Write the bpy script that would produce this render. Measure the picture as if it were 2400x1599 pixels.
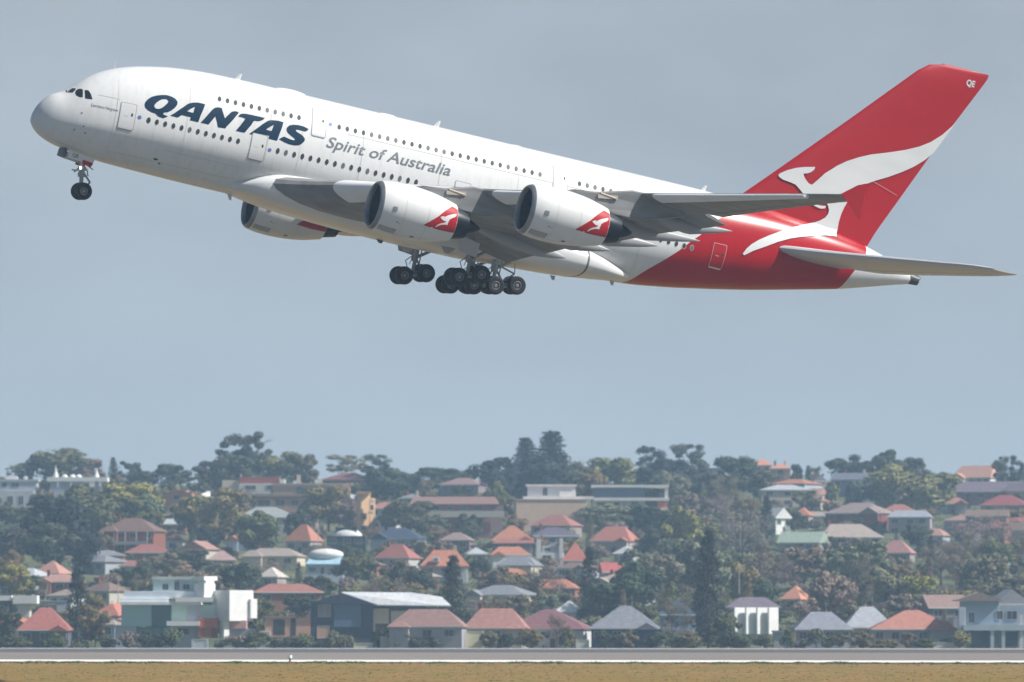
import bpy, bmesh, math, random
from mathutils import Vector, Matrix
from math import radians as R_
sc=bpy.context.scene
for _o in list(bpy.data.objects): bpy.data.objects.remove(_o)
# ---------------------------------------------------------------- camera
FPX=14900.0                      # focal length in pixels of a 2400 px wide frame
HOR=1450.9                       # row of the horizon in that frame
CAMZ=5.0
TILT=math.atan((HOR-799.5)/FPX)
cd=bpy.data.cameras.new('camera'); cam=bpy.data.objects.new('camera',cd); sc.collection.objects.link(cam)
cd.sensor_width=36.0; cd.sensor_fit='HORIZONTAL'; cd.lens=36.0*FPX/2400.0
cd.clip_start=1.0; cd.clip_end=60000.0
cd.dof.use_dof=True; cd.dof.focus_distance=470.0; cd.dof.aperture_fstop=1.0
cam.location=(0,0,CAMZ); cam.rotation_euler=(math.pi/2+TILT,0,0)
sc.camera=cam
sc.render.resolution_x=1024; sc.render.resolution_y=682
# ---------------------------------------------------------------- sun and sky
SUN=Vector((.705,-.125,.69)).normalized()
sd=bpy.data.lights.new('sun','SUN'); sd.energy=5.0; sd.angle=R_(.6); sd.color=(1.0,.965,.91)
so=bpy.data.objects.new('sun',sd); sc.collection.objects.link(so)
so.rotation_euler=SUN.to_track_quat('Z','Y').to_euler(); so.location=(200,-50,300)
elev=math.asin(SUN.z); azim=math.atan2(SUN.x,SUN.y)
wd=bpy.data.worlds.new('World'); sc.world=wd; wd.use_nodes=True
nt=wd.node_tree; nt.nodes.clear()
def N(t,**k):
    n=nt.nodes.new(t)
    for a,b in k.items(): setattr(n,a,b)
    return n
out=N('ShaderNodeOutputWorld'); bg=N('ShaderNodeBackground'); bg.inputs['Strength'].default_value=.081
sky=N('ShaderNodeTexSky',sky_type='NISHITA',sun_disc=False,sun_elevation=elev,sun_rotation=azim,air_density=1.0,dust_density=2.0,ozone_density=1.5,altitude=0)
tc=N('ShaderNodeTexCoord'); sep=N('ShaderNodeSeparateXYZ')
mp=N('ShaderNodeMapping'); mp.inputs['Scale'].default_value=(8,8,17)
ns=N('ShaderNodeTexNoise'); ns.inputs['Scale'].default_value=1.7; ns.inputs['Detail'].default_value=5; ns.inputs['Roughness'].default_value=.5
rp=N('ShaderNodeValToRGB'); rp.color_ramp.elements[0].position=.36; rp.color_ramp.elements[0].color=(4.4,4.95,5.5,1); rp.color_ramp.elements[1].position=.64; rp.color_ramp.elements[1].color=(3.62,4.02,4.6,1)
hz=N('ShaderNodeMapRange'); hz.inputs['From Min'].default_value=0.0; hz.inputs['From Max'].default_value=.075; hz.inputs['To Min'].default_value=1.0; hz.inputs['To Max'].default_value=0.0
lo=N('ShaderNodeMix',data_type='RGBA'); lo.inputs[7].default_value=(4.7,5.4,5.95,1)
mx=N('ShaderNodeMix',data_type='RGBA'); mx.inputs[0].default_value=.93
L=nt.links.new
L(tc.outputs['Generated'],mp.inputs['Vector']); L(mp.outputs[0],ns.inputs['Vector']); L(ns.outputs['Fac'],rp.inputs['Fac'])
L(tc.outputs['Generated'],sep.inputs[0]); L(sep.outputs['Z'],hz.inputs['Value'])
L(hz.outputs[0],lo.inputs[0]); L(rp.outputs[0],lo.inputs[6])
hi=N('ShaderNodeMapRange'); hi.inputs['From Min'].default_value=.12; hi.inputs['From Max'].default_value=.35; hi.inputs['To Min'].default_value=.95; hi.inputs['To Max'].default_value=.22
L(sep.outputs['Z'],hi.inputs['Value'])
bk=N('ShaderNodeMapRange'); bk.inputs['From Min'].default_value=-.15; bk.inputs['From Max'].default_value=.5; bk.inputs['To Min'].default_value=.08; bk.inputs['To Max'].default_value=1.0; L(sep.outputs['Y'],bk.inputs['Value'])
mu=N('ShaderNodeMath',operation='MULTIPLY'); L(hi.outputs[0],mu.inputs[0]); L(bk.outputs[0],mu.inputs[1]); L(mu.outputs[0],mx.inputs[0])
sk=N('ShaderNodeVectorMath',operation='SCALE'); sk.inputs['Scale'].default_value=.75; L(sky.outputs[0],sk.inputs[0])
L(sk.outputs[0],mx.inputs[6]); L(lo.outputs[2],mx.inputs[7]); L(mx.outputs[2],bg.inputs['Color']); L(bg.outputs[0],out.inputs['Surface'])
sc.view_settings.view_transform='Standard'; sc.view_settings.look='None'; sc.view_settings.gamma=1.0
sc.view_settings.exposure=0.35; sc.view_settings.use_curve_mapping=False
sc.render.engine='CYCLES'
sc.cycles.max_bounces=6; sc.cycles.volume_bounces=1
# ---------------------------------------------------------------- helpers
COL=sc.collection
def mat(name,col,rough=.6,spec=.5,metal=0,noise=0,nscale=1.0,col2=None,coat=0,bump=0,objcol=False,stretch=None):
    m=bpy.data.materials.get(name)
    if m: return m
    m=bpy.data.materials.new(name); m.use_nodes=True; t=m.node_tree; b=t.nodes['Principled BSDF']
    b.inputs['Roughness'].default_value=rough; b.inputs['Metallic'].default_value=metal
    b.inputs['Specular IOR Level'].default_value=spec; b.inputs['Coat Weight'].default_value=coat; b.inputs['Coat Roughness'].default_value=.08
    b.inputs['Base Color'].default_value=(*col,1)
    src=None
    if noise or col2:
        tcn=t.nodes.new('ShaderNodeTexCoord'); n=t.nodes.new('ShaderNodeTexNoise'); n.inputs['Scale'].default_value=nscale; n.inputs['Detail'].default_value=6
        v=tcn.outputs['Object']
        if stretch:
            mpp=t.nodes.new('ShaderNodeMapping'); mpp.inputs['Scale'].default_value=stretch; t.links.new(v,mpp.inputs[0]); v=mpp.outputs[0]
        t.links.new(v,n.inputs['Vector'])
        r=t.nodes.new('ShaderNodeValToRGB'); c2=col2 or tuple(c*(1-noise) for c in col)
        r.color_ramp.elements[0].position=.35; r.color_ramp.elements[0].color=(*c2,1); r.color_ramp.elements[1].position=.65; r.color_ramp.elements[1].color=(*col,1)
        t.links.new(n.outputs['Fac'],r.inputs[0]); src=r.outputs[0]
        if bump:
            bn=t.nodes.new('ShaderNodeBump'); bn.inputs['Strength'].default_value=bump; bn.inputs['Distance'].default_value=.1; t.links.new(n.outputs['Fac'],bn.inputs['Height']); t.links.new(bn.outputs[0],b.inputs['Normal'])
    if objcol:
        oi=t.nodes.new('ShaderNodeObjectInfo'); mm=t.nodes.new('ShaderNodeMix'); mm.data_type='RGBA'; mm.blend_type='MULTIPLY'; mm.inputs[0].default_value=1
        if src: t.links.new(src,mm.inputs[6])
        else: mm.inputs[6].default_value=(*col,1)
        t.links.new(oi.outputs['Color'],mm.inputs[7]); src=mm.outputs[2]
    if src: t.links.new(src,b.inputs['Base Color'])
    return m
def link(name,me,parent=None,smooth=False):
    o=bpy.data.objects.new(name,me); COL.objects.link(o)
    if parent: o.parent=parent
    if smooth:
        for p in me.polygons: p.use_smooth=True
    return o
def mesh(name,verts,faces,m=None,parent=None,smooth=False,mi=None):
    me=bpy.data.meshes.new(name); me.from_pydata([tuple(v) for v in verts],[],faces)
    for x in (m if isinstance(m,(list,tuple)) else [m] if m else []): me.materials.append(x)
    if mi:
        for p,k in zip(me.polygons,mi): p.material_index=k
    me.update()
    return link(name,me,parent,smooth)
def bmobj(name,bm,m=None,parent=None,smooth=False):
    me=bpy.data.meshes.new(name); bm.to_mesh(me); bm.free()
    for x in (m if isinstance(m,(list,tuple)) else [m] if m else []): me.materials.append(x)
    return link(name,me,parent,smooth)
def tag(o,label=None,cat=None,group=None,kind=None):
    if label: o['label']=label
    if cat: o['category']=cat
    if group: o['group']=group
    if kind: o['kind']=kind
    return o
def empty(name,loc,label,cat,group=None,rot=(0,0,0)):
    o=bpy.data.objects.new(name,None); COL.objects.link(o); o.location=loc; o.rotation_euler=rot; o.empty_display_size=.5
    return tag(o,label,cat,group)
def bm_box(bm,c,s,rot=None,mi=0):
    r=bmesh.ops.create_cube(bm,size=1.0); M=Matrix.Translation(Vector(c))@((rot or Matrix.Identity(3)).to_4x4())@Matrix.Diagonal((*s,1))
    bmesh.ops.transform(bm,matrix=M,verts=r['verts'])
    if mi:
        for f in {f for v in r['verts'] for f in v.link_faces}: f.material_index=mi
def bm_tube(bm,a,b,r1,r2=None,n=10,mi=0):
    a=Vector(a); b=Vector(b); r2=r1 if r2 is None else r2; d=b-a
    r=bmesh.ops.create_cone(bm,cap_ends=True,segments=n,radius1=r1,radius2=r2,depth=d.length)
    M=Matrix.Translation((a+b)/2)@d.to_track_quat('Z','Y').to_matrix().to_4x4()
    bmesh.ops.transform(bm,matrix=M,verts=r['verts'])
    if mi:
        for f in {f for v in r['verts'] for f in v.link_faces}: f.material_index=mi
def loft(rings,close=True,caps=True):
    n=len(rings[0]); vs=[v for r in rings for v in r]; fs=[]
    for i in range(len(rings)-1):
        for j in range(n if close else n-1):
            k=(j+1)%n; fs.append((i*n+j,i*n+k,(i+1)*n+k,(i+1)*n+j))
    if caps: fs.append(tuple(range(n-1,-1,-1))); fs.append(tuple((len(rings)-1)*n+j for j in range(n)))
    return vs,fs
def fixn(o):
    bm=bmesh.new(); bm.from_mesh(o.data); bmesh.ops.recalc_face_normals(bm,faces=bm.faces); bm.to_mesh(o.data); bm.free(); return o
def autosmooth(o,ang=40):
    for p in o.data.polygons: p.use_smooth=True
    bm=bmesh.new(); bm.from_mesh(o.data)
    for e in bm.edges:
        if len(e.link_faces)==2 and e.calc_face_angle(0)>R_(ang): e.smooth=False
    bm.to_mesh(o.data); bm.free(); return o
# ---- aircraft surface functions, metres: x aft from the nose, y to starboard, z up
_ST = [  # x, top, bottom, half width, height of widest point
 (0,-.02,-.1,.02,-.06),(.14,.70,-.42,.52,.0),(.54,1.43,-.84,1.08,.06),(1.19,2.08,-1.22,1.62,.15),(1.91,2.46,-1.46,2.02,.25),
 (2.3,2.78,-1.55,2.2,.3),(3.23,3.66,-1.68,2.55,.42),(4.49,4.52,-1.84,2.88,.58),(6.1,5.2,-1.97,3.18,.75),(7.64,5.6,-2.02,3.36,.9),
 (9.95,6.0,-2.08,3.52,1.05),(12.5,6.2,-2.12,3.57,1.2),(16,6.26,-2.14,3.57,1.22),(44,6.26,-2.14,3.57,1.22),(47.5,6.26,-1.98,3.54,1.3),
 (50.5,6.26,-1.6,3.4,1.5),(54,6.2,-1.0,3.08,1.85),(57.4,6.08,-.35,2.66,2.25),(61.3,5.75,.52,2.08,2.75),(64.6,5.3,1.28,1.55,3.1),
 (67.2,4.72,2.02,1.05,3.3),(69,4.2,2.55,.72,3.35),(70.2,3.8,2.88,.46,3.34)]
def _pchip(xs, ys):
    n=len(xs); h=[xs[i+1]-xs[i] for i in range(n-1)]; d=[(ys[i+1]-ys[i])/h[i] for i in range(n-1)]
    m=[d[0]]
    for i in range(1,n-1):
        if d[i-1]*d[i]<=0: m.append(0.0)
        else:
            w1=2*h[i]+h[i-1]; w2=h[i]+2*h[i-1]; m.append((w1+w2)/(w1/d[i-1]+w2/d[i]))
    m.append(d[-1])
    def f(x):
        if x<=xs[0]: return ys[0]
        if x>=xs[-1]: return ys[-1]
        i=0
        while xs[i+1]<x: i+=1
        t=(x-xs[i])/h[i]; t2=t*t; t3=t2*t
        return (2*t3-3*t2+1)*ys[i]+(t3-2*t2+t)*h[i]*m[i]+(-2*t3+3*t2)*ys[i+1]+(t3-t2)*h[i]*m[i+1]
    return f
_xs=[math.sqrt(s[0]) for s in _ST]
_F=[_pchip(_xs,[s[k] for s in _ST]) for k in (1,2,3,4)]
def fus(x):
    s=math.sqrt(max(x,0)); return [f(s) for f in _F]
def hull_y(x,z):
    """half width of the fuselage at station x, height z"""
    zt,zb,w,zc=fus(x)
    u=(z-zc)/(zt-zc) if z>zc else (zc-z)/(zc-zb)
    return w*math.sqrt(max(0.0,1-u*u)) if u<1 else 0.0
# vertical fin
FIN=[(4.6,53.9,66.2),(6.2,55.0,66.8),(8.5,57.3,67.9),(14,62.7,70.5),(19.1,67.6,73.1),(19.75,68.5,73.4),(19.93,69.6,73.38)]
def fin_le_te(z):
    for a,b in zip(FIN,FIN[1:]):
        if z<=b[0]: 
            t=(z-a[0])/(b[0]-a[0]); return a[1]+t*(b[1]-a[1]), a[2]+t*(b[2]-a[2])
    return FIN[-1][1],FIN[-1][2]
def foil(t):  # half thickness of unit chord, thickness ratio 1
    t=min(max(t,0),1)
    return 5*(.2969*math.sqrt(t)-.126*t-.3516*t*t+.2843*t**3-.1036*t**4)
def fin_y(x,z):
    a,b=fin_le_te(max(z,4.6))
    if z<6.6: a-=(6.6-z)*.25
    c=b-a
    if z<3.6 or x<a or x>b: return 0.0
    return foil((x-a)/c)*c*.095
# engine cowl radius
_CR=_pchip([0,.12,.5,1.2,2.2,3.4,4.6,5.6,6.1],[1.60,1.72,1.83,1.93,1.96,1.90,1.74,1.50,1.36])
def cowl_r(s): return _CR(s)
ENG=[(22.03,-14.9,-1.55),(29.5,-25.7,-.2)]   # lip centres, port side
D={'Q':[[(8.507,3.607),(8.855,3.672),(9.238,3.637),(9.52,3.537),(9.688,3.358),(9.684,3.139),(9.537,2.875),(9.297,2.617),(9.049,2.439),(8.839,2.378),(8.73,2.286),(8.77,2.201),(8.926,2.168),(9.121,2.15),(8.974,2.043),(8.801,1.932),(8.41,1.984),(8.15,2.155),(7.89,2.164),(7.576,2.269),(7.364,2.425),(7.3,2.6),(7.33,2.797),(7.477,3.047),(7.75,3.299),(8.138,3.49)],[(8.772,3.362),(8.923,3.347),(9.007,3.244),(8.973,3.127),(8.843,2.949),(8.654,2.716),(8.482,2.582),(8.302,2.509),(8.109,2.525),(8.019,2.627),(8.023,2.763),(8.161,2.971),(8.357,3.165),(8.56,3.306)]],'A':[[(9.273,2.233),(9.564,2.488),(9.878,2.803),(10.223,3.14),(10.473,3.387),(10.789,3.548),(11.169,3.646),(11.501,3.661),(11.768,3.635),(11.66,3.208),(11.526,2.742),(11.424,2.231),(10.769,2.232),(10.831,2.455),(10.121,2.465),(9.854,2.223)],[(10.47,2.829),(10.73,3.078),(11.023,3.294),(10.986,3.027),(10.953,2.816),(10.68,2.817)]],'N':[[(11.604,2.245),(11.855,2.6),(12.129,3.042),(12.367,3.396),(12.52,3.553),(12.764,3.65),(13.046,3.654),(13.192,3.338),(13.382,2.946),(13.46,3.085),(13.779,3.498),(13.91,3.596),(14.102,3.662),(14.272,3.657),(14.383,3.617),(14.033,3.025),(13.8,2.673),(13.569,2.349),(13.533,2.247),(12.962,2.2),(12.772,2.672),(12.635,2.94),(12.223,2.236)]],'T':[[(14.364,3.323),(14.485,3.509),(14.618,3.588),(14.895,3.651),(15.375,3.67),(15.942,3.677),(16.411,3.679),(16.299,3.512),(16.033,3.348),(15.868,3.305),(15.67,3.301),(15.567,3.21),(15.436,2.908),(15.228,2.589),(15.028,2.258),(14.338,2.238),(14.617,2.695),(14.82,3.067),(14.934,3.289),(14.646,3.327)]],'A2':[[(15.384,2.244),(15.687,2.556),(16.032,2.907),(16.332,3.22),(16.616,3.475),(16.831,3.6),(17.109,3.663),(17.503,3.709),(17.876,3.679),(17.807,3.254),(17.693,2.819),(17.574,2.226),(16.904,2.238),(16.924,2.455),(16.243,2.451),(16.046,2.271),(15.708,2.257)],[(16.609,2.846),(16.859,3.094),(17.158,3.325),(17.115,3.097),(17.025,2.818)]],'S':[[(19.863,3.624),(19.777,3.482),(19.617,3.377),(19.361,3.374),(19.102,3.389),(18.906,3.361),(18.886,3.28),(19.01,3.199),(19.276,3.122),(19.491,3.007),(19.654,2.853),(19.663,2.692),(19.513,2.467),(19.314,2.286),(18.933,2.187),(18.535,2.179),(18.124,2.25),(17.705,2.373),(17.904,2.554),(18.061,2.644),(18.354,2.587),(18.645,2.544),(18.844,2.548),(18.93,2.635),(18.818,2.719),(18.574,2.828),(18.297,2.983),(18.173,3.173),(18.192,3.369),(18.344,3.553),(18.674,3.683),(19.096,3.743),(19.498,3.719)]],'roo':[[(57.917,8.686),(58.065,8.864),(58.552,9.191),(59.145,9.493),(59.76,9.703),(60.666,9.915),(60.629,9.703),(60.418,9.461),(60.141,9.292),(59.823,9.207),(59.946,8.967),(60.141,8.767),(60.388,8.579),(60.664,8.519),(61.042,8.968),(61.536,9.613),(62.111,10.131),(62.356,10.368),(63.109,10.914),(64.064,11.44),(64.955,11.84),(66.333,12.306),(67.711,12.816),(68.843,13.339),(69.718,13.894),(70.548,14.641),(71.051,15.27),(71.476,15.814),(70.836,14.505),(70.127,13.092),(69.535,12.422),(68.743,11.731),(67.879,11.136),(66.779,10.488),(65.843,10.012),(64.573,9.284),(63.613,8.736),(63.921,8.365),(63.878,7.967),(63.7,7.465),(63.566,6.899),(63.506,6.253),(63.537,5.675),(63.335,5.098),(62.23,4.953),(61.376,4.742),(60.267,4.427),(59.185,4.045),(58.139,3.551),(57.132,2.97),(56.145,2.417),(55.488,1.937),(55.33,2.023),(55.585,2.487),(55.943,2.903),(56.526,3.367),(57.338,3.882),(58.396,4.452),(59.451,4.974),(60.346,5.364),(61.403,5.741),(61.929,6.027),(62.291,6.326),(62.482,6.66),(62.493,6.954),(62.339,7.261),(62.021,7.58),(61.676,7.795),(61.309,7.762),(61.209,7.497),(61.313,7.277),(61.56,7.137),(61.929,7.17),(62.175,7.225),(62.126,7.019),(61.773,6.917),(61.326,6.988),(60.779,7.159),(60.427,7.421),(60.094,7.736),(59.631,8.071),(59.362,8.253),(58.937,8.329),(58.318,8.41),(57.979,8.554)]],'cockpit':[[(1.797,2.325),(2.098,2.602),(2.28,2.758),(2.569,2.784),(2.49,2.609),(2.331,2.402)],[(2.472,2.408),(2.542,2.62),(2.69,2.761),(2.84,2.816),(2.95,2.768),(2.945,2.19),(2.722,2.165),(2.531,2.241)],[(3.062,2.745),(3.211,2.793),(3.323,2.755),(3.462,2.544),(3.595,2.186),(3.331,2.15),(3.109,2.156)]],'doors':[[(5.653,2.374),(6.708,2.472),(6.809,0.516),(5.583,0.511)],[(15.672,2.358),(16.812,2.412),(16.853,0.467),(15.605,0.514)],[(20.086,5.252),(21.25,5.287),(21.2,3.263),(20.072,3.23)],[(39.445,5.269),(40.57,5.288),(40.45,3.266),(39.348,3.27)],[(31.669,2.392),(32.84,2.423),(32.982,0.545),(31.728,0.514)],[(43.502,2.533),(44.783,2.567),(44.87,0.495),(43.635,0.473)],[(52.782,2.369),(53.994,2.384),(54.01,0.504),(52.809,0.495)]],'rows':[((12.84,4.306),(19.066,4.315),11),((22.236,4.321),(38.31,4.346),26),((41.507,4.348),(43.42,4.358),4),((7.769,1.551),(14.659,1.544),12),((17.773,1.511),(28.686,1.597),18),((47.846,1.621),(51.09,1.541),6)],'stripe':[(47.224,-2.034),(48.093,-0.871),(49.338,0.366),(50.104,1.115),(51.144,2.219),(51.387,2.435),(52.094,3.147),(53.129,4.259),(53.599,4.658)],'tailstripe':[(64.562,1.334),(64.7,1.835),(65.035,2.62),(65.934,4.26),(65.999,4.77)],'name':[(3.567,1.754),(5.384,1.774)],'spirit':[(21.469,2.657),(31.17,2.738),(21.965,3.38),(22.1,3.451),(31.29,3.255)],'balls':[(7.081,1.615),(17.147,1.444),(21.544,4.369)],'tri':[(3.519,-23.39),(4.502,3.37),(5.574,43.13),(5.689,39.41),(5.747,20.44),(5.739,0.49),(5.768,-32.96),(4.857,-28.96),(4.2,-26.17)],'eroo':[(4.508,2.57),(4.775,7.26),(4.809,6.21),(4.742,2.62),(5.054,11.58),(5.396,18.64),(5.705,25.1),(5.724,19.5),(5.627,13.66),(5.381,7.15),(5.228,2.0),(5.187,-4.84),(5.162,-12.93),(4.983,-12.63),(4.712,-15.1),(4.519,-18.9),(4.382,-23.35),(4.327,-22.28),(4.44,-16.71),(4.627,-12.1),(4.889,-8.67),(4.986,-6.21),(4.999,-3.88),(4.854,-4.44),(4.656,-1.48)]}
# ================================================================ THE AIRLINER
air=empty('airliner',(-34.960,460.851,41.364),'large four-engined double-deck airliner, white with a red tail, climbing with its wheels down','airliner',rot=(R_(3.5),R_(11.2),R_(20.4)))
def paint(name,col,rough=.32,var=.07,coat=.12):
    m=mat(name,col,rough=rough,spec=.35,coat=coat,noise=var,nscale=.9,stretch=(.35,1,1)); return m
WHITE=paint('white_aircraft_paint',(.69,.70,.695)); SLAT=paint('slat_paint',(.74,.75,.76),rough=.35,coat=0)
FAIR=paint('fairing_grey_paint',(.34,.35,.36),rough=.4,coat=0)
RED=paint('red_aircraft_paint',(.40,.001,.006),rough=.45,coat=.0,var=.06)
GREY=mat('grey_wing_paint',(.27,.28,.29),rough=.5,spec=.35,nscale=1.1,col2=(.20,.195,.19),stretch=(.35,1.2,1)); LGREY=paint('light_grey_paint',(.50,.52,.55),rough=.35,coat=.1)  # wing grey's brownish second tone: dirt streaks plus painted-in reflections
DGREY=mat('dark_grey_metal',(.09,.095,.10),rough=.45,metal=.3,noise=.3,nscale=3); NAVY=mat('navy_lettering',(.004,.026,.060),rough=.5,spec=.1)
TXT=mat('grey_lettering',(.13,.15,.17),rough=.4); GLASS=mat('cockpit_glass',(.012,.018,.022),rough=.08,spec=.8)
WIN=mat('cabin_glass',(.045,.052,.055),rough=.5,spec=.15); METAL=mat('bare_metal_lip',(.30,.31,.33),rough=.4,metal=.7,noise=.15,nscale=2)
TYRE=mat('tyre_rubber',(.006,.006,.009),rough=.8,noise=.3,nscale=4); HUB=mat('wheel_hub',(.24,.24,.25),rough=.45,metal=.3); DUCT=mat('engine_duct',(.010,.018,.032),rough=.4)
BURN=mat('dark_nozzle_metal',(.010,.013,.020),rough=.4,metal=.6,noise=.3,nscale=2); LINE=mat('panel_line',(.33,.34,.35),rough=.6)
# livery: one paint material, white ahead of and red behind a slanting line
def livery():
    m=bpy.data.materials.new('livery_paint'); m.use_nodes=True; t=m.node_tree; b=t.nodes['Principled BSDF']; ln=t.links.new
    b.inputs['Roughness'].default_value=.25; b.inputs['Coat Weight'].default_value=.18; b.inputs['Specular IOR Level'].default_value=.2; b.inputs['Coat Roughness'].default_value=.07
    tcn=t.nodes.new('ShaderNodeTexCoord'); s=t.nodes.new('ShaderNodeSeparateXYZ'); ln(tcn.outputs['Object'],s.inputs[0])
    def edge(pts,z0,z1,x0,x1):
        mr=t.nodes.new('ShaderNodeMapRange'); mr.inputs[1].default_value=z0; mr.inputs[2].default_value=z1; ln(s.outputs['Z'],mr.inputs[0])
        fc=t.nodes.new('ShaderNodeFloatCurve'); c=fc.mapping.curves[0]
        P=[((z-z0)/(z1-z0),(x-x0)/(x1-x0)) for x,z in pts]
        c.points[0].location=P[0]; c.points[1].location=P[-1]
        for p in P[1:-1]: c.points.new(*p)
        fc.mapping.update(); ln(mr.outputs[0],fc.inputs['Value'])
        m2=t.nodes.new('ShaderNodeMapRange'); m2.inputs[3].default_value=x0; m2.inputs[4].default_value=x1; ln(fc.outputs[0],m2.inputs[0])
        g=t.nodes.new('ShaderNodeMath'); g.operation='SUBTRACT'; ln(s.outputs['X'],g.inputs[0]); ln(m2.outputs[0],g.inputs[1]); return g
    a=edge([(46.6,-2.5)]+D['stripe']+[(54.6,5.8),(55.0,7.0)],-2.5,7.0,45,60)
    c=edge([(63.9,0.0),(64.56,1.33),(64.75,1.9),(65.04,2.62),(65.93,4.26),(66.05,4.8),(66.2,7.0)],0,7,60,70)
    g1=t.nodes.new('ShaderNodeMath'); g1.operation='GREATER_THAN'; ln(a.outputs[0],g1.inputs[0]); g1.inputs[1].default_value=0
    g2=t.nodes.new('ShaderNodeMath'); g2.operation='LESS_THAN'; ln(c.outputs[0],g2.inputs[0]); g2.inputs[1].default_value=0
    g=t.nodes.new('ShaderNodeMath'); g.operation='MULTIPLY'; ln(g1.outputs[0],g.inputs[0]); ln(g2.outputs[0],g.inputs[1])
    n=t.nodes.new('ShaderNodeTexNoise'); n.inputs['Scale'].default_value=.5; n.inputs['Detail'].default_value=5; ln(tcn.outputs['Object'],n.inputs['Vector'])
    r=t.nodes.new('ShaderNodeMapRange'); r.inputs[3].default_value=.93; r.inputs[4].default_value=1.04; ln(n.outputs['Fac'],r.inputs[0])
    w=t.nodes.new('ShaderNodeMix'); w.data_type='RGBA'; w.inputs[6].default_value=(.69,.70,.695,1); w.inputs[7].default_value=(.38,.002,.008,1); ln(g.outputs[0],w.inputs[0])
    mq=t.nodes.new('ShaderNodeMapping'); mq.inputs['Scale'].default_value=(2.2,1,.22); ln(tcn.outputs['Object'],mq.inputs[0]); nq=t.nodes.new('ShaderNodeTexNoise'); nq.inputs['Scale'].default_value=1.6; nq.inputs['Detail'].default_value=6; ln(mq.outputs[0],nq.inputs['Vector'])
    rq=t.nodes.new('ShaderNodeMapRange'); rq.inputs[1].default_value=.5; rq.inputs[2].default_value=.75; rq.inputs[3].default_value=1.0; rq.inputs[4].default_value=.90; ln(nq.outputs['Fac'],rq.inputs[0])
    mm=t.nodes.new('ShaderNodeMath'); mm.operation='MULTIPLY'; ln(r.outputs[0],mm.inputs[0]); ln(rq.outputs[0],mm.inputs[1]); r=mm
    v=t.nodes.new('ShaderNodeVectorMath'); v.operation='SCALE'; ln(w.outputs[2],v.inputs[0]); ln(r.outputs[0],v.inputs['Scale']); ln(v.outputs[0],b.inputs['Base Color'])
    return m
LIV=livery()
# ---- fuselage
NSEG=72
def fus_ring(x,pad=0):
    zt,zb,w,zc=fus(x); r=[]
    for j in range(NSEG):
        a=2*math.pi*j/NSEG; s,c=math.sin(a),math.cos(a)
        r.append((x,(w+pad)*s,zc+(zt-zc+pad)*c if c>0 else zc+(zc-zb+pad)*c))
    return r
xs=[(i/24.0)**2*6 for i in range(1,25)]+[6+.5*i for i in range(1,89)]+[50+.6*i for i in range(1,34)]+[70.2]
fz=fus(0.0)
rings=[[(0,0,-.05)]*NSEG]+[fus_ring(x) for x in xs]
vs,fs=loft(rings); fuselage=mesh('fuselage',vs,fs,LIV,air)
bm=bmesh.new(); bm.from_mesh(fuselage.data); bmesh.ops.remove_doubles(bm,verts=bm.verts,dist=1e-5); bmesh.ops.recalc_face_normals(bm,faces=bm.faces); bm.to_mesh(fuselage.data); bm.free(); autosmooth(fuselage,60)
# ---- belly fairing
BF=[(14.2,.8,-1.5,-1.75),(15.3,2.2,-1.25,-1.95),(16.2,3.12,-.8,-2.1),(17.2,3.66,-.2,-2.27),(18.6,3.93,.33,-2.48),(22,4.08,.62,-2.72),(26,4.12,.64,-2.88),(30,4.12,.62,-2.94),(34.5,4.12,.55,-2.92),(37,4.1,.45,-2.78),(40,4.02,.3,-2.64),(42.9,3.86,.0,-2.44),(44.5,3.58,-.4,-2.26),(45.8,3.1,-.85,-2.1),(47,2.3,-1.2,-1.9)]
_bf=[_pchip([b[0] for b in BF],[b[k] for b in BF]) for k in (1,2,3)]
def bf_ring(x,pad=0):
    w,zt,zb=[f(x) for f in _bf]; zc=(zt+zb)/2; h=(zt-zb)/2; r=[]
    for j in range(NSEG):
        a=2*math.pi*j/NSEG; s,c=math.sin(a),math.cos(a); e=2/2.7
        r.append((x,(w+pad)*math.copysign(abs(s)**e,s),zc+(h+pad)*math.copysign(abs(c)**e,c)))
    return r
vs,fs=loft([bf_ring(14.2+.4*i) for i in range(83)]); bf=fixn(mesh('belly_fairing',vs,fs,WHITE,air)); autosmooth(bf,50)
vs,fs=loft([bf_ring(x,p) for x,p in ((43.0,.0),(43.02,.012),(43.14,.012),(43.16,.0))],caps=False); mesh('fairing_seam',vs,fs,mat('dark_seam',(.12,.12,.12)),bf)  # thin dark grey line round the joint
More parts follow.
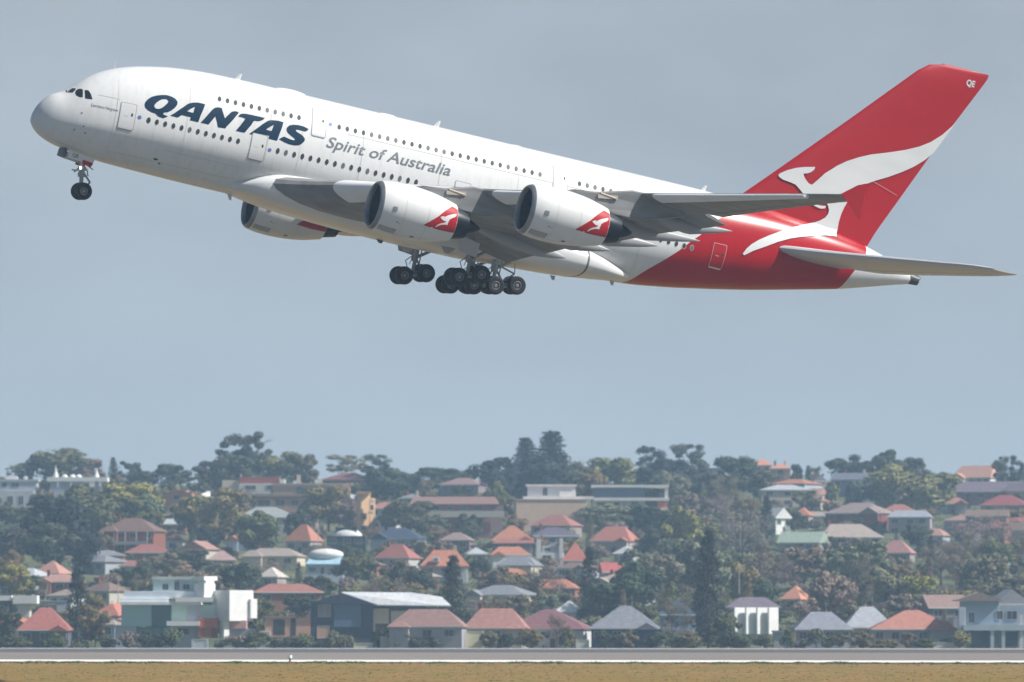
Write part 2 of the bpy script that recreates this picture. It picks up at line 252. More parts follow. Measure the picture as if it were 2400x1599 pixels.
# ---- decals that follow the hull or the fin
def decal(name,loops,m,parent,surf=None,off=.018,step=.28,side=-1):
    surf=surf or (lambda x,z:max(hull_y(x,z),fin_y(x,z)))
    cu=bpy.data.curves.new('t','CURVE'); cu.dimensions='2D'; cu.fill_mode='BOTH'
    for lp in loops:
        sp=cu.splines.new('POLY'); sp.points.add(len(lp)-1); sp.use_cyclic_u=True
        for p,(x,z) in zip(sp.points,lp): p.co=(x,z,0,1)
    o=bpy.data.objects.new('t',cu); me=o.to_mesh(); bm=bmesh.new(); bm.from_mesh(me); o.to_mesh_clear(); bpy.data.objects.remove(o); bpy.data.curves.remove(cu)
    return conform(name,bm,m,parent,surf,off,step,side)
def conform(name,bm,m,parent,surf,off,step,side=-1):
    for ax in (0,1):
        lo=min(v.co[ax] for v in bm.verts); hi=max(v.co[ax] for v in bm.verts); k=math.floor(lo/step)*step+step
        while k<hi:
            co=[0,0,0]; co[ax]=k; no=[0,0,0]; no[ax]=1
            bmesh.ops.bisect_plane(bm,geom=bm.verts[:]+bm.edges[:]+bm.faces[:],plane_co=co,plane_no=no); k+=step
    for v in bm.verts:
        x,z=v.co.x,v.co.y; v.co=(x,side*(surf(x,z)+off),z)
    bmesh.ops.triangulate(bm,faces=bm.faces[:])
    for f in bm.faces: f.normal_update()
    bm.normal_update()
    fl=[f for f in bm.faces if f.normal.y*side<0]
    bmesh.ops.reverse_faces(bm,faces=fl)
    return bmobj(name,bm,m,parent,True)
for k in ('Q','A','N','T','A2','S'): decal('logo_letter',D[k],NAVY,fuselage)
def text_decal(name,txt,x0,z0,width,height,m,parent,shear=0,off=.018,surf=None,weight=0,step=.3):
    cu=bpy.data.curves.new('t','FONT'); cu.body=txt; cu.shear=shear; cu.offset=weight; cu.resolution_u=3
    o=bpy.data.objects.new('t',cu); COL.objects.link(o); bpy.context.view_layer.update(); me=o.to_mesh(); bm=bmesh.new(); bm.from_mesh(me); o.to_mesh_clear(); bpy.data.objects.remove(o); bpy.data.curves.remove(cu)
    a=min(v.co.x for v in bm.verts); b=max(v.co.x for v in bm.verts); h=.73
    for v in bm.verts: v.co=(x0+(v.co.x-a)*width/(b-a),z0+v.co.y*height/h,0)
    return conform(name,bm,m,parent,surf or (lambda x,z:max(hull_y(x,z),fin_y(x,z))),off,step)
text_decal('slogan_lettering','Spirit of Australia',21.35,2.62,9.85,.86,TXT,fuselage,shear=.28,weight=.012)
text_decal('name_lettering','Lawrence Hargrave',3.56,1.66,1.9,.24,TXT,fuselage,shear=.15)
def ell(cx,cz,a,b,n=12,p=2.0): return [(cx+a*math.copysign(abs(math.cos(t))**(2/p),math.cos(t)),cz+b*math.copysign(abs(math.sin(t))**(2/p),math.sin(t))) for t in [2*math.pi*i/n for i in range(n)]]
random.seed(4); WIN2=mat('cabin_glass_blind',(.13,.14,.14),rough=.5,spec=.15)
RIM=mat('window_rim',(.45,.46,.46),rough=.5)
def window(x,z,s=1.06,hi=1.0):
    w=decal('cabin_window',[ell(x,z,.125*s,.175*s*hi)],WIN if random.random()<.72 else WIN2,fuselage,off=.024,step=.2)
for (a,b,n),hi in zip(D['rows'],(1,1,1,1.08,1.15,1.08)):
    for i in range(n):
        t=i/(n-1); window(a[0]+t*(b[0]-a[0]),a[1]+t*(b[1]-a[1]),1.15 if (i==0 and n==12) else 1.06,hi)
for x in (43.42+.64,43.42+1.28): window(x,4.36)
for x in (51.09,50.44): decal('window_surround',[ell(x,1.545,.17,.235),ell(x,1.545,.125,.18)],RIM,fuselage,off=.02,step=.2)
for q in D['cockpit']: decal('cockpit_window',[q],GLASS,fuselage,off=.02,step=.15)
decal('nose_line',[[(1.93,-1.28),(4.0,-1.58),(4.0,-1.6),(1.93,-1.30)]],LINE,fuselage,step=.2)
for x in (5.35,10.6,16.9,19.4,24.2,30.4,36.6,42.6,46.9):
    decal('skin_seam',[[(x,-1.5),(x+.022,-1.5),(x+.022,5.7),(x,5.7)]],mat('faint_line',(.5,.5,.5)),fuselage,step=.5)
for z,x0,x1 in ((5.55,11,49),(3.95,23,50),(-1.2,5.6,15),(-.28,9.5,15.5),(-.28,17,24),(2.62,4.0,5.5)): decal('skin_seam',[[(x0,z),(x1,z),(x1,z-.025),(x0,z-.025)]],mat('faint_line',(.5,.5,.5)),fuselage,step=.5)
BLUE=mat('blue_roundel',(.10,.17,.42),rough=.5)
for x,z in D['balls']:
    r=decal('roundel',[ell(x,z,.14,.14)],BLUE,fuselage,step=.2)
for x,z,w,h in ((3.0,1.03,.05,.05),(2.75,-.28,.05,.05),(3.55,-.35,.07,.05),(9.1,-1.05,.18,.07),(9.5,-1.28,.09,.05),(3.3,.1,.05,.05)): decal('probe_mark',[ell(x,z,w,h)],DGREY,fuselage,off=.02)
# ---- doors
def rrect(q,r=.12,n=4):
    pts=[Vector(p) for p in q]; o=[]
    for i,p in enumerate(pts):
        a=(pts[i-1]-p).normalized(); b=(pts[(i+1)%4]-p).normalized()
        for k in range(n+1):
            t=k/n; c=p+a*r*(1-t)**2+b*r*t**2; o.append((c.x,c.y))
    return o
def inset(q,d):
    c=sum((Vector(p) for p in q),Vector((0,0)))/4; o=[]
    for p in q: v=Vector(p)-c; o.append(tuple(c+Vector((v.x-math.copysign(d,v.x),v.y-math.copysign(d,v.y)))))
    return o
for i,q in enumerate(D['doors']):
    red=(i==6); x0=min(p[0] for p in q)+.02; x1=max(p[0] for p in q)-.02; zt=max(p[1] for p in q); zb=min(p[1] for p in q)
    q=[(x0,zt),(x1,zt),(x1,zb),(x0,zb)]
    dr=decal('cabin_door',[rrect(inset(q,.05))],RED if red else WHITE,air,off=.03,step=.25)
    if red: dr['label']='red door outlined in white'
    decal('door_frame',[rrect(inset(q,-.03 if red else 0)),rrect(inset(q,.05))],mat('door_outline_white',(.72,.70,.70)) if red else LINE,dr,off=.028,step=.25)
    decal('door_sill',[[(x0+.05,zb+.02),(x1-.05,zb+.02),(x1-.1,zb-.05),(x0+.1,zb-.05)]],mat('sill_grey',(.2,.2,.21)) if not red else mat('door_outline_white',(.7,.7,.7)),dr,off=.026,step=.25)
    decal('door_window',[ell(x1-.28,zt-.82,.07,.13)],WIN,dr,off=.04)
    decal('door_handle',[[(x0+.35,zt-.95),(x0+.62,zt-.95),(x0+.62,zt-.99),(x0+.35,zt-.99)]],mat('door_mark',(.6,.6,.6)),dr,off=.04)
# ---- antennas
def blade(x,z,h,ch,up=1,m=WHITE,lean=.35):
    vs=[]; fs=[]
    for k,(hh,c) in enumerate(((0,ch),(h,ch*.45))):
        for (dx,dy) in ((-.5,0),(0,.035),(.5,0),(0,-.035)): vs.append((x+dx*c+lean*hh,dy,z+up*hh))
    fs=[(0,1,5,4),(1,2,6,5),(2,3,7,6),(3,0,4,7),(4,5,6,7)]
    fixn(mesh('antenna',vs,fs,m,air))
blade(14.7,6.2,.5,.42); blade(30.5,6.2,.52,.44); blade(52.3,6.15,.5,.4); blade(3.2,3.0,.1,.1); blade(15.9,-2.1,.45,.4,-1); blade(41.9,-2.6,.32,.45,-1,LGREY); blade(46.6,-2.0,.3,.4,-1,LGREY); blade(28.0,-2.9,.25,.6,-1,DGREY)
def dome(x,z,a,h):
    vs,fs=loft([[(x+a*u,.45*math.sqrt(max(0,1-u*u))*math.sin(t)*1.0,z+h*math.sqrt(max(0,1-u*u))*math.cos(t)) for t in [2*math.pi*j/16 for j in range(16)]] for u in [math.cos(math.pi*i/14) for i in range(15)]])
    fixn(mesh('radome_blister',vs,fs,WHITE,air,True))
dome(18.9,6.14,1.35,.30); dome(26.6,6.14,.9,.2); dome(37.0,6.16,.6,.14)
# ---- tail cone end
bm=bmesh.new(); bm_tube(bm,(70.15,0,3.36),(71.0,0,3.30),.47,.36,24); bm_tube(bm,(70.9,0,3.55),(71.15,0,3.55),.16,.13,12)
apu=bmobj('tail_exhaust',bm,DGREY,air,False); autosmooth(apu,40)
# ---- fin
zs=[3.6,4.2,4.8,5.4]+[6+.65*i for i in range(22)]+[19.9]
rings=[]; NF=26
for z in zs:
    zz=max(z,4.6); a,b=fin_le_te(min(zz,19.9)); c=b-a
    if z<6.6: a-= (6.6-z)*.25
    c=b-a; th=.095 if z<19.5 else .05
    up=[(a+c*(.5-.5*math.cos(math.pi*i/(NF/2)))) for i in range(NF//2+1)]
    r=[(x,foil((x-a)/c)*c*th+.004,z) for x in up]+[(x,-foil((x-a)/c)*c*th-.004,z) for x in reversed(up[1:-1])]
    rings.append(r)
a,b=19.93,0
rings.append([(x*.999+.001*71,y*.3,19.97) for x,y,z in rings[-1]])
vs,fs=loft(rings); fin=fixn(mesh('tail_fin',vs,fs,RED,air)); autosmooth(fin,50)
decal('tail_emblem',[D['roo'][0]],WHITE,fin,off=.075,step=.3)
RL=mat('red_seam',(.32,.05,.07)); 
decal('rudder_seam',[[(62.9,5.35),(63.6,4.95),(63.62,5.0),(62.92,5.4)]],mat('dark_seam',(.12,.12,.12)),fin,off=.04)  # same dark grey joint line
decal('rudder_seam',[[(65.55,9.95),(67.9,9.32),(67.9,9.27),(65.5,9.9)]],mat('pink_seam',(.6,.2,.22)),fin,off=.04)
text_decal('registration_lettering','QE',71.62,18.78,.74,.48,WHITE,fin,weight=.035,off=.03)
# ---- generic flying surface
def section(x0,y,z0,c,tc,dz,n=22,f0=0.0,f1=1.0,camber=.0):
    """closed section, chordwise fractions f0..f1, dz = trailing edge height change"""
    t=[f0+(f1-f0)*(.5-.5*math.cos(math.pi*i/(n//2))) for i in range(n//2+1)]
    cl=lambda s:z0+dz*s+camber*c*4*s*(1-s)
    return [(x0+c*s,y,cl(s)+foil(s)*c*tc+.004) for s in t]+[(x0+c*s,y,cl(s)-foil(s)*c*tc*.95-.004) for s in reversed(t[1:-1])]
def smoothrow(rows,k,y): return _pchip([r[0] for r in rows],[r[k] for r in rows])(y)
# rows: |y|, LE x, LE z, chord, t/c, TE dz
WR=[(2.5,17.0,-1.0,19.8,.118,-.45),(3.9,17.9,-.90,18.9,.120,-.55),(5.2,19.9,-.55,17.0,.120,-.85),(7,22.3,-.05,14.9,.116,-1.2),(9.5,24.9,.42,12.9,.108,-1.35),(13,28.0,.92,10.7,.102,-1.15),(16,30.45,1.28,9.4,.098,-.98),(20,33.4,1.85,7.9,.096,-.75),(25.7,37.6,2.62,6.1,.095,-.45),(31,41.45,3.42,4.5,.098,-.15),(35.5,44.6,4.12,3.2,.10,.0),(38.0,46.35,4.5,2.5,.09,.05),(39.4,47.4,4.72,1.75,.085,.0)]
def wing(sd):
    P=[_pchip([r[0] for r in WR],[r[k] for r in WR]) for k in range(1,6)]
    def S(y,f0=0,f1=1,n=26,dzx=0,grow=1.0,push=(0,0)):
        x0,z0,c,tc,dz=[p(y) for p in P]
        return [(x+push[0],sd*y,z+push[1]) for x,_,z in section(x0,y,z0,c,tc*grow,dz,n,f0,f1)]
    ys=[2.5+.5*i for i in range(74)]+[39.4]
    def fe(y): return 1.0 if y<4.2 or y>36.8 else .80
    vs,fs=loft([S(y,0,fe(y)) for y in ys if y<=4.2]+[S(y,0,.80) for y in ys if 4.2<y<36.8]+[S(y,0,1.0) for y in ys if y>=36.8])
    w=fixn(mesh('wing',vs,fs,GREY,air)); autosmooth(w,35)
    # slats: thin shells wrapped round the leading edge, pushed forward and down
    for a,b,m,fr,ps in ((6.6,13.3,SLAT,.10,(-.34,-.16)),(16.2,24.3,SLAT,.14,(-.36,-.20)),(27.0,37.2,SLAT,.16,(-.26,-.15))):
        k=max(1,round((b-a)/3.4)); 
        for i in range(k):
            ya=a+(b-a)*i/k+.02; yb=a+(b-a)*(i+1)/k-.02
            vs,fs=loft([S(ya+(yb-ya)*j/4,0,fr,18,grow=1.22,push=ps) for j in range(5)]); autosmooth(fixn(mesh('slat',vs,fs,m,w)),50)
    # flaps and ailerons behind the rear spar
    def tail(name,a,b,drop,back,m,frac=.22):
        rr=[]
        for j in range(7):
            y=a+(b-a)*j/6; x0,z0,c,tc,dz=[p(y) for p in P]; fx=x0+c*.765+back; fzz=z0+dz*.78-.01*c; fc=c*frac+.55
            rr.append([(x,sd*y,z) for x,_,z in section(fx,y,fzz,fc,.13,-math.sin(R_(drop))*fc,14)])
        vs,fs=loft(rr); autosmooth(fixn(mesh(name,vs,fs,m,w)),40)
    tail('flap',4.3,13.6,17,.0,GREY,.20); tail('flap',13.75,19.9,16,.05,GREY,.22); tail('flap',20.0,26.4,15,.05,GREY,.22)
    for ya,yb in ((26.6,30.0),(30.04,33.4),(33.44,36.78)):
        vs,fs=loft([S(ya+(yb-ya)*j/4,.803,1.0,12) for j in range(5)]); autosmooth(fixn(mesh('aileron',vs,fs,GREY,w)),40)
    # flap track fairings
    for y,l0,x1,z1,r in ((9.0,.50,39.4,-1.75,.48),(12.8,.45,41.3,-.75,.50),(16.4,.42,43.5,.10,.50),(20.0,.40,45.25,.85,.46),(24.0,.40,46.0,1.75,.40)):
        x0,z0,c,tc,dz=[p(y) for p in P]; xa=x0+c*l0; za=z0+dz*l0-foil(l0)*c*tc*.75; xm=x0+c*.95; zm=z0+dz*.95-.62
        rr=[]
        for i in range(15):
            t=i/14
            if t<.62: s=t/.62; x=xa+(xm-xa)*s; z=za+(zm-za)*s-.10*math.sin(math.pi*s); k=math.sin(math.pi/2*min(1,s*1.15+.04))**.8
            else: s=(t-.62)/.38; x=xm+(x1-xm)*s; z=zm+(z1-zm)*s; k=(1-s)**.75+.04
            rr.append([(x,sd*(y+r*.62*k*math.sin(q)),z+r*1.15*k*math.cos(q)) for q in [2*math.pi*j/12 for j in range(12)]])
        vs,fs=loft(rr); autosmooth(fixn(mesh('flap_track_fairing',vs,fs,FAIR,w)),50)
    # red wingtip fence
    y=39.45; X=47.3; Z=4.66
    prof=[(0,.05),(1.15,.95),(1.75,1.2),(1.95,1.15),(1.9,0),(1.95,-1.25),(1.75,-1.32),(1.5,-1.15),(1.0,-.6),(.4,-.2)]
    vs=[(X+a,sd*(y-.05+.04*(abs(b))),Z+b) for a,b in prof]+[(X+a,sd*(y+.06+.04*abs(b)),Z+b) for a,b in prof]; n=len(prof)
    fs=[tuple(range(n)),tuple(range(2*n-1,n-1,-1))]+[(i,(i+1)%n,n+(i+1)%n,n+i) for i in range(n)]
    fixn(mesh('wingtip_fence',vs,fs,RED,w))
    return w,P
wings={sd:wing(sd) for sd in (-1,1)}
# ---- engines
def engine(x0,y0,z0,sd,P,yw,emblem=True):
    seg=48; S=[0,.03,.12,.3,.5,.8,1.2,1.7,2.2,2.8,3.4,4,4.6,5.1,5.6,6.1]
    def ring(s,r): return [(x0+s,y0+r*math.sin(2*math.pi*j/seg),z0+r*math.cos(2*math.pi*j/seg)) for j in range(seg)]
    outer=[ring(s,cowl_r(s)) for s in S[3:]]; inn=[ring(6.1,1.31),ring(5.6,1.38),ring(5.0,1.34)]
    vs,fs=loft(outer+inn,caps=False); cowl=fixn(mesh('engine_cowl',vs,fs,WHITE,air)); autosmooth(cowl,50)
    lipr=[ring(.3,cowl_r(.3)),ring(.12,cowl_r(.12)),ring(.03,1.655),ring(0,1.60),ring(.03,1.545),ring(.15,1.50),ring(.35,1.475)]
    vs,fs=loft(lipr,caps=False); autosmooth(fixn(mesh('intake_lip',vs,fs,METAL,cowl)),60)
    vs,fs=loft([ring(.35,1.475),ring(.8,1.46),ring(1.5,1.47)],caps=False); mesh('intake_duct',vs,fs,DUCT,cowl,True)
    # fan with blades and spinner
    bm=bmesh.new()
    for i in range(24):
        a=2*math.pi*i/24; ca,sa=math.cos(a),math.sin(a); q=[]
        for r,tw,ch in ((.4,20,.22),(.95,45,.3),(1.44,62,.34)):
            t=math.sin(R_(tw))*ch/2; xx=math.cos(R_(tw))*ch/2
            q.append([bm.verts.new((x0+1.35+e*xx,y0+r*sa+e*t*ca,z0+r*ca-e*t*sa)) for e in (-1,1)])
        for k in range(2): bm.faces.new((q[k][0],q[k][1],q[k+1][1],q[k+1][0]))
    bm_tube(bm,(x0+.75,y0,z0),(x0+1.35,y0,z0),.03,.42,20); bm_tube(bm,(x0+1.55,y0,z0),(x0+1.6,y0,z0),1.46,1.46,32)
    bmobj('fan',bm,BURN,cowl)
    vs,fs=loft([ring(5.0,1.2),ring(5.8,1.22),ring(6.3,1.16),ring(6.9,1.02),ring(7.25,.92),ring(7.2,.86),ring(6.8,.84)],caps=False); autosmooth(fixn(mesh('core_nozzle',vs,fs,BURN,cowl)),50)
    vs,fs=loft([ring(6.7,.66),ring(7.3,.6),ring(7.8,.40),ring(8.25,.16),ring(8.36,.05)]); autosmooth(fixn(mesh('exhaust_cone',vs,fs,BURN,cowl)),50)
    # cowl seams, vents and markings
    for s in (1.95,3.75):
        vs,fs=loft([ring(s-.012,cowl_r(s)+.004),ring(s+.012,cowl_r(s)+.004)],caps=False); mesh('cowl_seam',vs,fs,mat('faint_line',(.5,.5,.5)),cowl)
    def patch(name,pts,m,off=.02):   # polygon given as (s, angle below/above the outboard side)
        cu=bpy.data.curves.new('t','CURVE'); cu.dimensions='2D'; cu.fill_mode='BOTH'; sp=cu.splines.new('POLY'); sp.points.add(len(pts)-1); sp.use_cyclic_u=True
        for p,(s,a) in zip(sp.points,pts): p.co=(s,a*.03,0,1)
        o=bpy.data.objects.new('t',cu); me=o.to_mesh(); b=bmesh.new(); b.from_mesh(me); o.to_mesh_clear(); bpy.data.objects.remove(o); bpy.data.curves.remove(cu)
        for ax in (0,1):
            lo=min(v.co[ax] for v in b.verts); hi=max(v.co[ax] for v in b.verts); k=math.floor(lo/.12)*.12+.12
            while k<hi:
                co=[0,0,0]; co[ax]=k; no=[0,0,0]; no[ax]=1
                bmesh.ops.bisect_plane(b,geom=b.verts[:]+b.edges[:]+b.faces[:],plane_co=co,plane_no=no); k+=.12
        for v in b.verts:
            s,a=v.co.x,R_(v.co.y/.03); r=cowl_r(s)+off; v.co=(x0+s,y0-r*math.cos(a),z0+r*math.sin(a))
        bmesh.ops.triangulate(b,faces=b.faces[:]); bmesh.ops.recalc_face_normals(b,faces=b.faces)
        fl=[f for f in b.faces if f.normal.y>0]
        bmesh.ops.reverse_faces(b,faces=fl)
        return bmobj(name,b,m,cowl,True)
    if emblem or True:
        t=D['tri'][:]; t=[(s,a) for s,a in t]; t[2:7]=[(5.6,45),(6.07,42),(6.08,20),(6.08,0),(6.08,-34)]
        patch('red_panel',t,RED,.012)
        e=[(4.45+(s-4.33)*1.08,a) for s,a in D['eroo']]
        if sd<0: patch('cowl_emblem',e,WHITE,.024)
    for s,a,w,h,m in ((1.15,-3,.16,5,mat('cowl_mark',(.2,.22,.25))),(1.55,-30,.05,1.2,DGREY),(3.1,-62,.14,2.5,DGREY),(1.75,-32,.03,.8,DGREY)):
        patch('vent',[(s-w,a+h),(s+w,a+h),(s+w,a-h),(s-w,a-h)],m,.02)
    patch('vent_panel',[(.42,-48),(1.75,-48),(1.75,-66),(.42,-66)],mat('grey_vent_panel',(.36,.36,.36)),.012)
    # pylon
    lx,lz,c,tc,dz=[p(yw) for p in P]
    prof=[(x0+2.6,z0+cowl_r(2.6)-.15),(x0+3.4,z0+cowl_r(3.4)+.22),(x0+5.0,z0+cowl_r(5)+.62),(lx-.4,lz+.18),(lx+1.2,lz+.2),(lx+c*.62,lz+dz*.62-.2),(lx+c*.66,lz+dz*.66-.5),(x0+9.6,z0+1.25),(x0+8.2,z0+.95),(x0+6.6,z0+.95),(x0+5.6,z0+1.15)]
    vs=[]; 
    for e in (-1,1):
        for i,(px,pz) in enumerate(prof):
            k=.12 if i in (0,5,6) else .38
            vs.append((px,y0+e*k,pz))
    n=len(prof); fs=[tuple(range(n)),tuple(range(2*n-1,n-1,-1))]+[(i,(i+1)%n,n+(i+1)%n,n+i) for i in range(n)]
    py=fixn(mesh('pylon',vs,fs,GREY,cowl)); bv=py.modifiers.new('b','BEVEL'); bv.width=.1; bv.segments=2
    bm=bmesh.new(); bm_box(bm,(x0+5.9,y0-.42,z0+2.12),(1.5,.10,.28),Matrix.Rotation(R_(-8),3,'Y')); bm_tube(bm,(x0+5.3,y0-.44,z0+2.26),(x0+6.5,y0-.46,z0+2.13),.07,.07,8)
    bmobj('pylon_duct',bm,mat('tan_pylon_skin',(.50,.44,.36),rough=.5),cowl)
for sd in (-1,1):
    w,P=wings[sd]
    for x0,y0,z0 in ENG: engine(x0,y0 if sd<0 else -y0,z0+(.55 if sd>0 and x0>25 else 0),sd,P,-y0,emblem=True)
# ---- tailplane
HR=[(.6,56.6,2.95,9.8,.10,-.1),(2.2,58.1,3.12,8.9,.10,-.12),(5,60.6,3.32,7.65,.098,-.12),(9,64.0,3.66,6.0,.095,-.1),(12.5,67.1,3.98,4.45,.09,-.08),(14.6,69.0,4.18,3.3,.085,-.03),(15.2,70.2,4.25,2.2,.07,-.02)]
for sd in (-1,1):
    P=[_pchip([r[0] for r in HR],[r[k] for r in HR]) for k in range(1,6)]
    def S(y,a,b,n=22):
        x0,z0,c,tc,dz=[p(y) for p in P]; return [(x,sd*y,z) for x,_,z in section(x0,y,z0,c,tc,dz,n,a,b)]
    ys=[.6+.4*i for i in range(37)]+[15.2]
    vs,fs=loft([S(y,0,.70 if y<14.2 else 1.0) for y in ys]); tp=fixn(mesh('tailplane',vs,fs,LGREY,air)); autosmooth(tp,40)
    for a,b in ((2.4,8.6),(8.65,14.15)):
        vs,fs=loft([S(a+(b-a)*j/5,.705,1.0,12) for j in range(6)]); autosmooth(fixn(mesh('elevator',vs,fs,LGREY,tp)),40)
# ---- landing gear
STRUT=mat('gear_strut',(.34,.36,.38),rough=.4,metal=.3,noise=.3,nscale=5)
def wheel(x,y,z,r,w,parent,side):
    n=32; bm=bmesh.new()
    prof=[(.46*r,.42*w),(.62*r,.47*w),(.86*r,.5*w),(.96*r,.42*w),(r,.25*w),(r,-.25*w),(.96*r,-.42*w),(.86*r,-.5*w),(.62*r,-.47*w),(.46*r,-.42*w)]
    rings=[[(x+q*math.sin(2*math.pi*j/n),y+p,z+q*math.cos(2*math.pi*j/n)) for j in range(n)] for q,p in prof]
    vs,fs=loft(rings,caps=False); mi=[0]*len(fs)
    for e in (1,-1):
        hub=[(.46*r,.42*w),(.42*r,.44*w),(.38*r,.30*w),(.22*r,.26*w),(.16*r,.40*w),(.02*r,.42*w)]
        b=len(vs); v2,f2=loft([[(x+q*math.sin(2*math.pi*j/n),y+e*p,z+q*math.cos(2*math.pi*j/n)) for j in range(n)] for q,p in hub],caps=False)
        vs+=v2; fs+=[tuple(i+b for i in f) for f in f2]; mi+=[1 if k//n!=2 else 2 for k in range(len(f2))]
    o=mesh('wheel',vs,fs,[TYRE,HUB,DGREY],parent,mi=mi); fixn(o); autosmooth(o,50)
# nose gear
bm=bmesh.new(); bm_tube(bm,(4.35,0,-1.7),(4.62,0,-3.3),.25,.21,14); bm_tube(bm,(4.62,0,-3.3),(4.82,0,-4.37),.16,.15,12); bm_tube(bm,(4.58,0,-3.05),(4.62,0,-3.35),.28,.28,14); bm_tube(bm,(4.5,.25,-2.55),(4.1,.3,-3.1),.06,.05,8); bm_tube(bm,(4.85,-.2,-2.7),(5.05,-.2,-3.2),.05,.05,8); bm_tube(bm,(4.82,-.6,-4.37),(4.82,.6,-4.37),.07,.07,10)
bm_tube(bm,(4.5,0,-2.5),(3.55,0,-2.0),.07,.07,8); bm_tube(bm,(4.72,0,-3.0),(5.35,0,-3.6),.08,.07,8); bm_tube(bm,(5.35,0,-3.6),(4.95,0,-4.25),.07,.07,8); bm_tube(bm,(4.5,-.2,-2.95),(3.75,-.25,-3.0),.05,.05,8)
bm_box(bm,(4.55,0,-2.75),(.5,.6,.22)); bm_tube(bm,(4.62,-.35,-2.62),(4.62,.35,-2.62),.09,.09,10); bm_tube(bm,(4.75,-.1,-2.4),(5.35,-.1,-2.65),.04,.04,8)
ng=bmobj('nose_gear',bm,STRUT,air); autosmooth(ng,40)
for y in (-.50,.50): wheel(4.85,y,-4.37,.64,.42,ng,0)
bm=bmesh.new(); bm_tube(bm,(4.38,-.32,-2.72),(4.28,-.32,-2.74),.10,.10,14)
lm=bpy.data.materials.new('lit_lamp'); lm.use_nodes=True; lm.node_tree.nodes['Principled BSDF'].inputs['Emission Color'].default_value=(1,1,1,1); lm.node_tree.nodes['Principled BSDF'].inputs['Emission Strength'].default_value=6
bmobj('landing_light',bm,lm,ng)
def panel(name,q,y,th,m,parent,cant=0):
    n=len(q); vs=[(a,y+cant*(b-q[0][1]),b) for a,b in q]+[(a,y+th+cant*(b-q[0][1]),b) for a,b in q]
    fs=[tuple(range(n)),tuple(range(2*n-1,n-1,-1))]+[(i,(i+1)%n,n+(i+1)%n,n+i) for i in range(n)]
    return fixn(mesh(name,vs,fs,m,parent))
for sd in (-1,1):
    y=sd*.86
    d=panel('gear_door',[(3.05,-1.66),(5.12,-1.86),(5.03,-2.40),(3.1,-2.24)],y,.05,WHITE,ng)
    panel('red_door_edge',[(4.25,-2.16),(5.02,-2.24),(4.93,-2.56),(4.22,-2.49)],y-.05*(sd<0)+.04*(sd>0),.06,RED,ng)
panel('gear_door',[(2.72,-1.6),(3.0,-1.66),(2.98,-2.22),(2.66,-2.16)],-.7,1.4,mat('dark_gear_bay',(.07,.1,.11)),ng)
text_decal('door_lettering','QE',3.4,-2.10,.46,.26,mat('dark_lettering',(.05,.05,.06)),ng,off=.0,surf=lambda x,z:.88)
def bogie(name,cx,cy,cz,slope,axles,sd,top,door=None):
    bm=bmesh.new()
    bm_tube(bm,top,(cx,cy,cz+1.0),.24,.21,16); bm_tube(bm,(cx,cy,cz+1.0),(cx,cy,cz),.15,.15,14)
    L=axles[-1]-axles[0]; bm_tube(bm,(cx+axles[0]-.15,cy,cz+slope*axles[0]),(cx+axles[-1]+.15,cy,cz+slope*axles[-1]),.17,.17,12)
    for a in axles: bm_tube(bm,(cx+a,cy-.8,cz+slope*a),(cx+a,cy+.8,cz+slope*a),.09,.09,10)
    bm_tube(bm,(cx+.1,cy,cz+1.35),(cx+1.05,cy,cz+2.0),.12,.12,8); bm_tube(bm,(cx-.25,cy+.2,cz+2.0),(cx-.2,cy+.2,cz+1.0),.06,.06,8); bm_tube(bm,(cx+.3,cy-.2,cz+1.9),(cx+.3,cy-.2,cz+.8),.05,.05,8); bm_tube(bm,(cx+.05,cy,cz+1.2),(cx+.65,cy,cz+.55),.10,.07,8); bm_tube(bm,(cx+.65,cy,cz+.55),(cx+.15,cy,cz+.15),.07,.07,8)
    bm_tube(bm,(cx-.15,cy,cz+1.5),(cx-.75,cy,cz+.9),.035,.035,6); bm_tube(bm,(cx-.75,cy,cz+.9),(cx-.5,cy,cz+.45),.035,.035,6); bm_tube(bm,(cx-.5,cy,cz+.45),(cx-.95,cy,cz+.3),.035,.035,6); bm_tube(bm,(cx-.1,cy+.1,cz+1.7),(cx-.35,cy+.1,cz+.7),.03,.03,6)
    g=bmobj(name,bm,STRUT,air); autosmooth(g,40)
    for a in axles:
        for e in (-.66,.66): wheel(cx+a,cy+e,cz+slope*a,.69,.50,g,0)
    return g
for sd in (-1,1):
    g=bogie('wing_gear',33.12,sd*6.23,-4.47,.32,(-.83,.83),sd,(32.95,sd*6.0,-1.6))
    panel('gear_door',[(31.5,-1.7),(33.35,-2.0),(33.3,-3.05),(31.9,-2.9)],sd*6.95-.04,.08,LGREY,g)
    panel('gear_door',[(31.2,-2.6),(32.4,-2.6),(31.9,-3.1),(31.6,-3.1)],sd*4.6-.03,.06,LGREY,g)
    g=bogie('body_gear',36.45,sd*2.63,-4.5,.21,(-1.65,0,1.65),sd,(36.3,sd*2.6,-2.3))
    bm=bmesh.new(); bm_tube(bm,(36.5,sd*2.6,-2.9),(38.0,sd*2.6,-3.3),.08,.06,8); bm_tube(bm,(38.0,sd*2.6,-3.3),(37.2,sd*2.6,-4.05),.06,.06,8); bm_tube(bm,(37.9,sd*2.6,-2.6),(38.0,sd*2.6,-3.3),.04,.04,8)
    bmobj('side_brace',bm,STRUT,g)
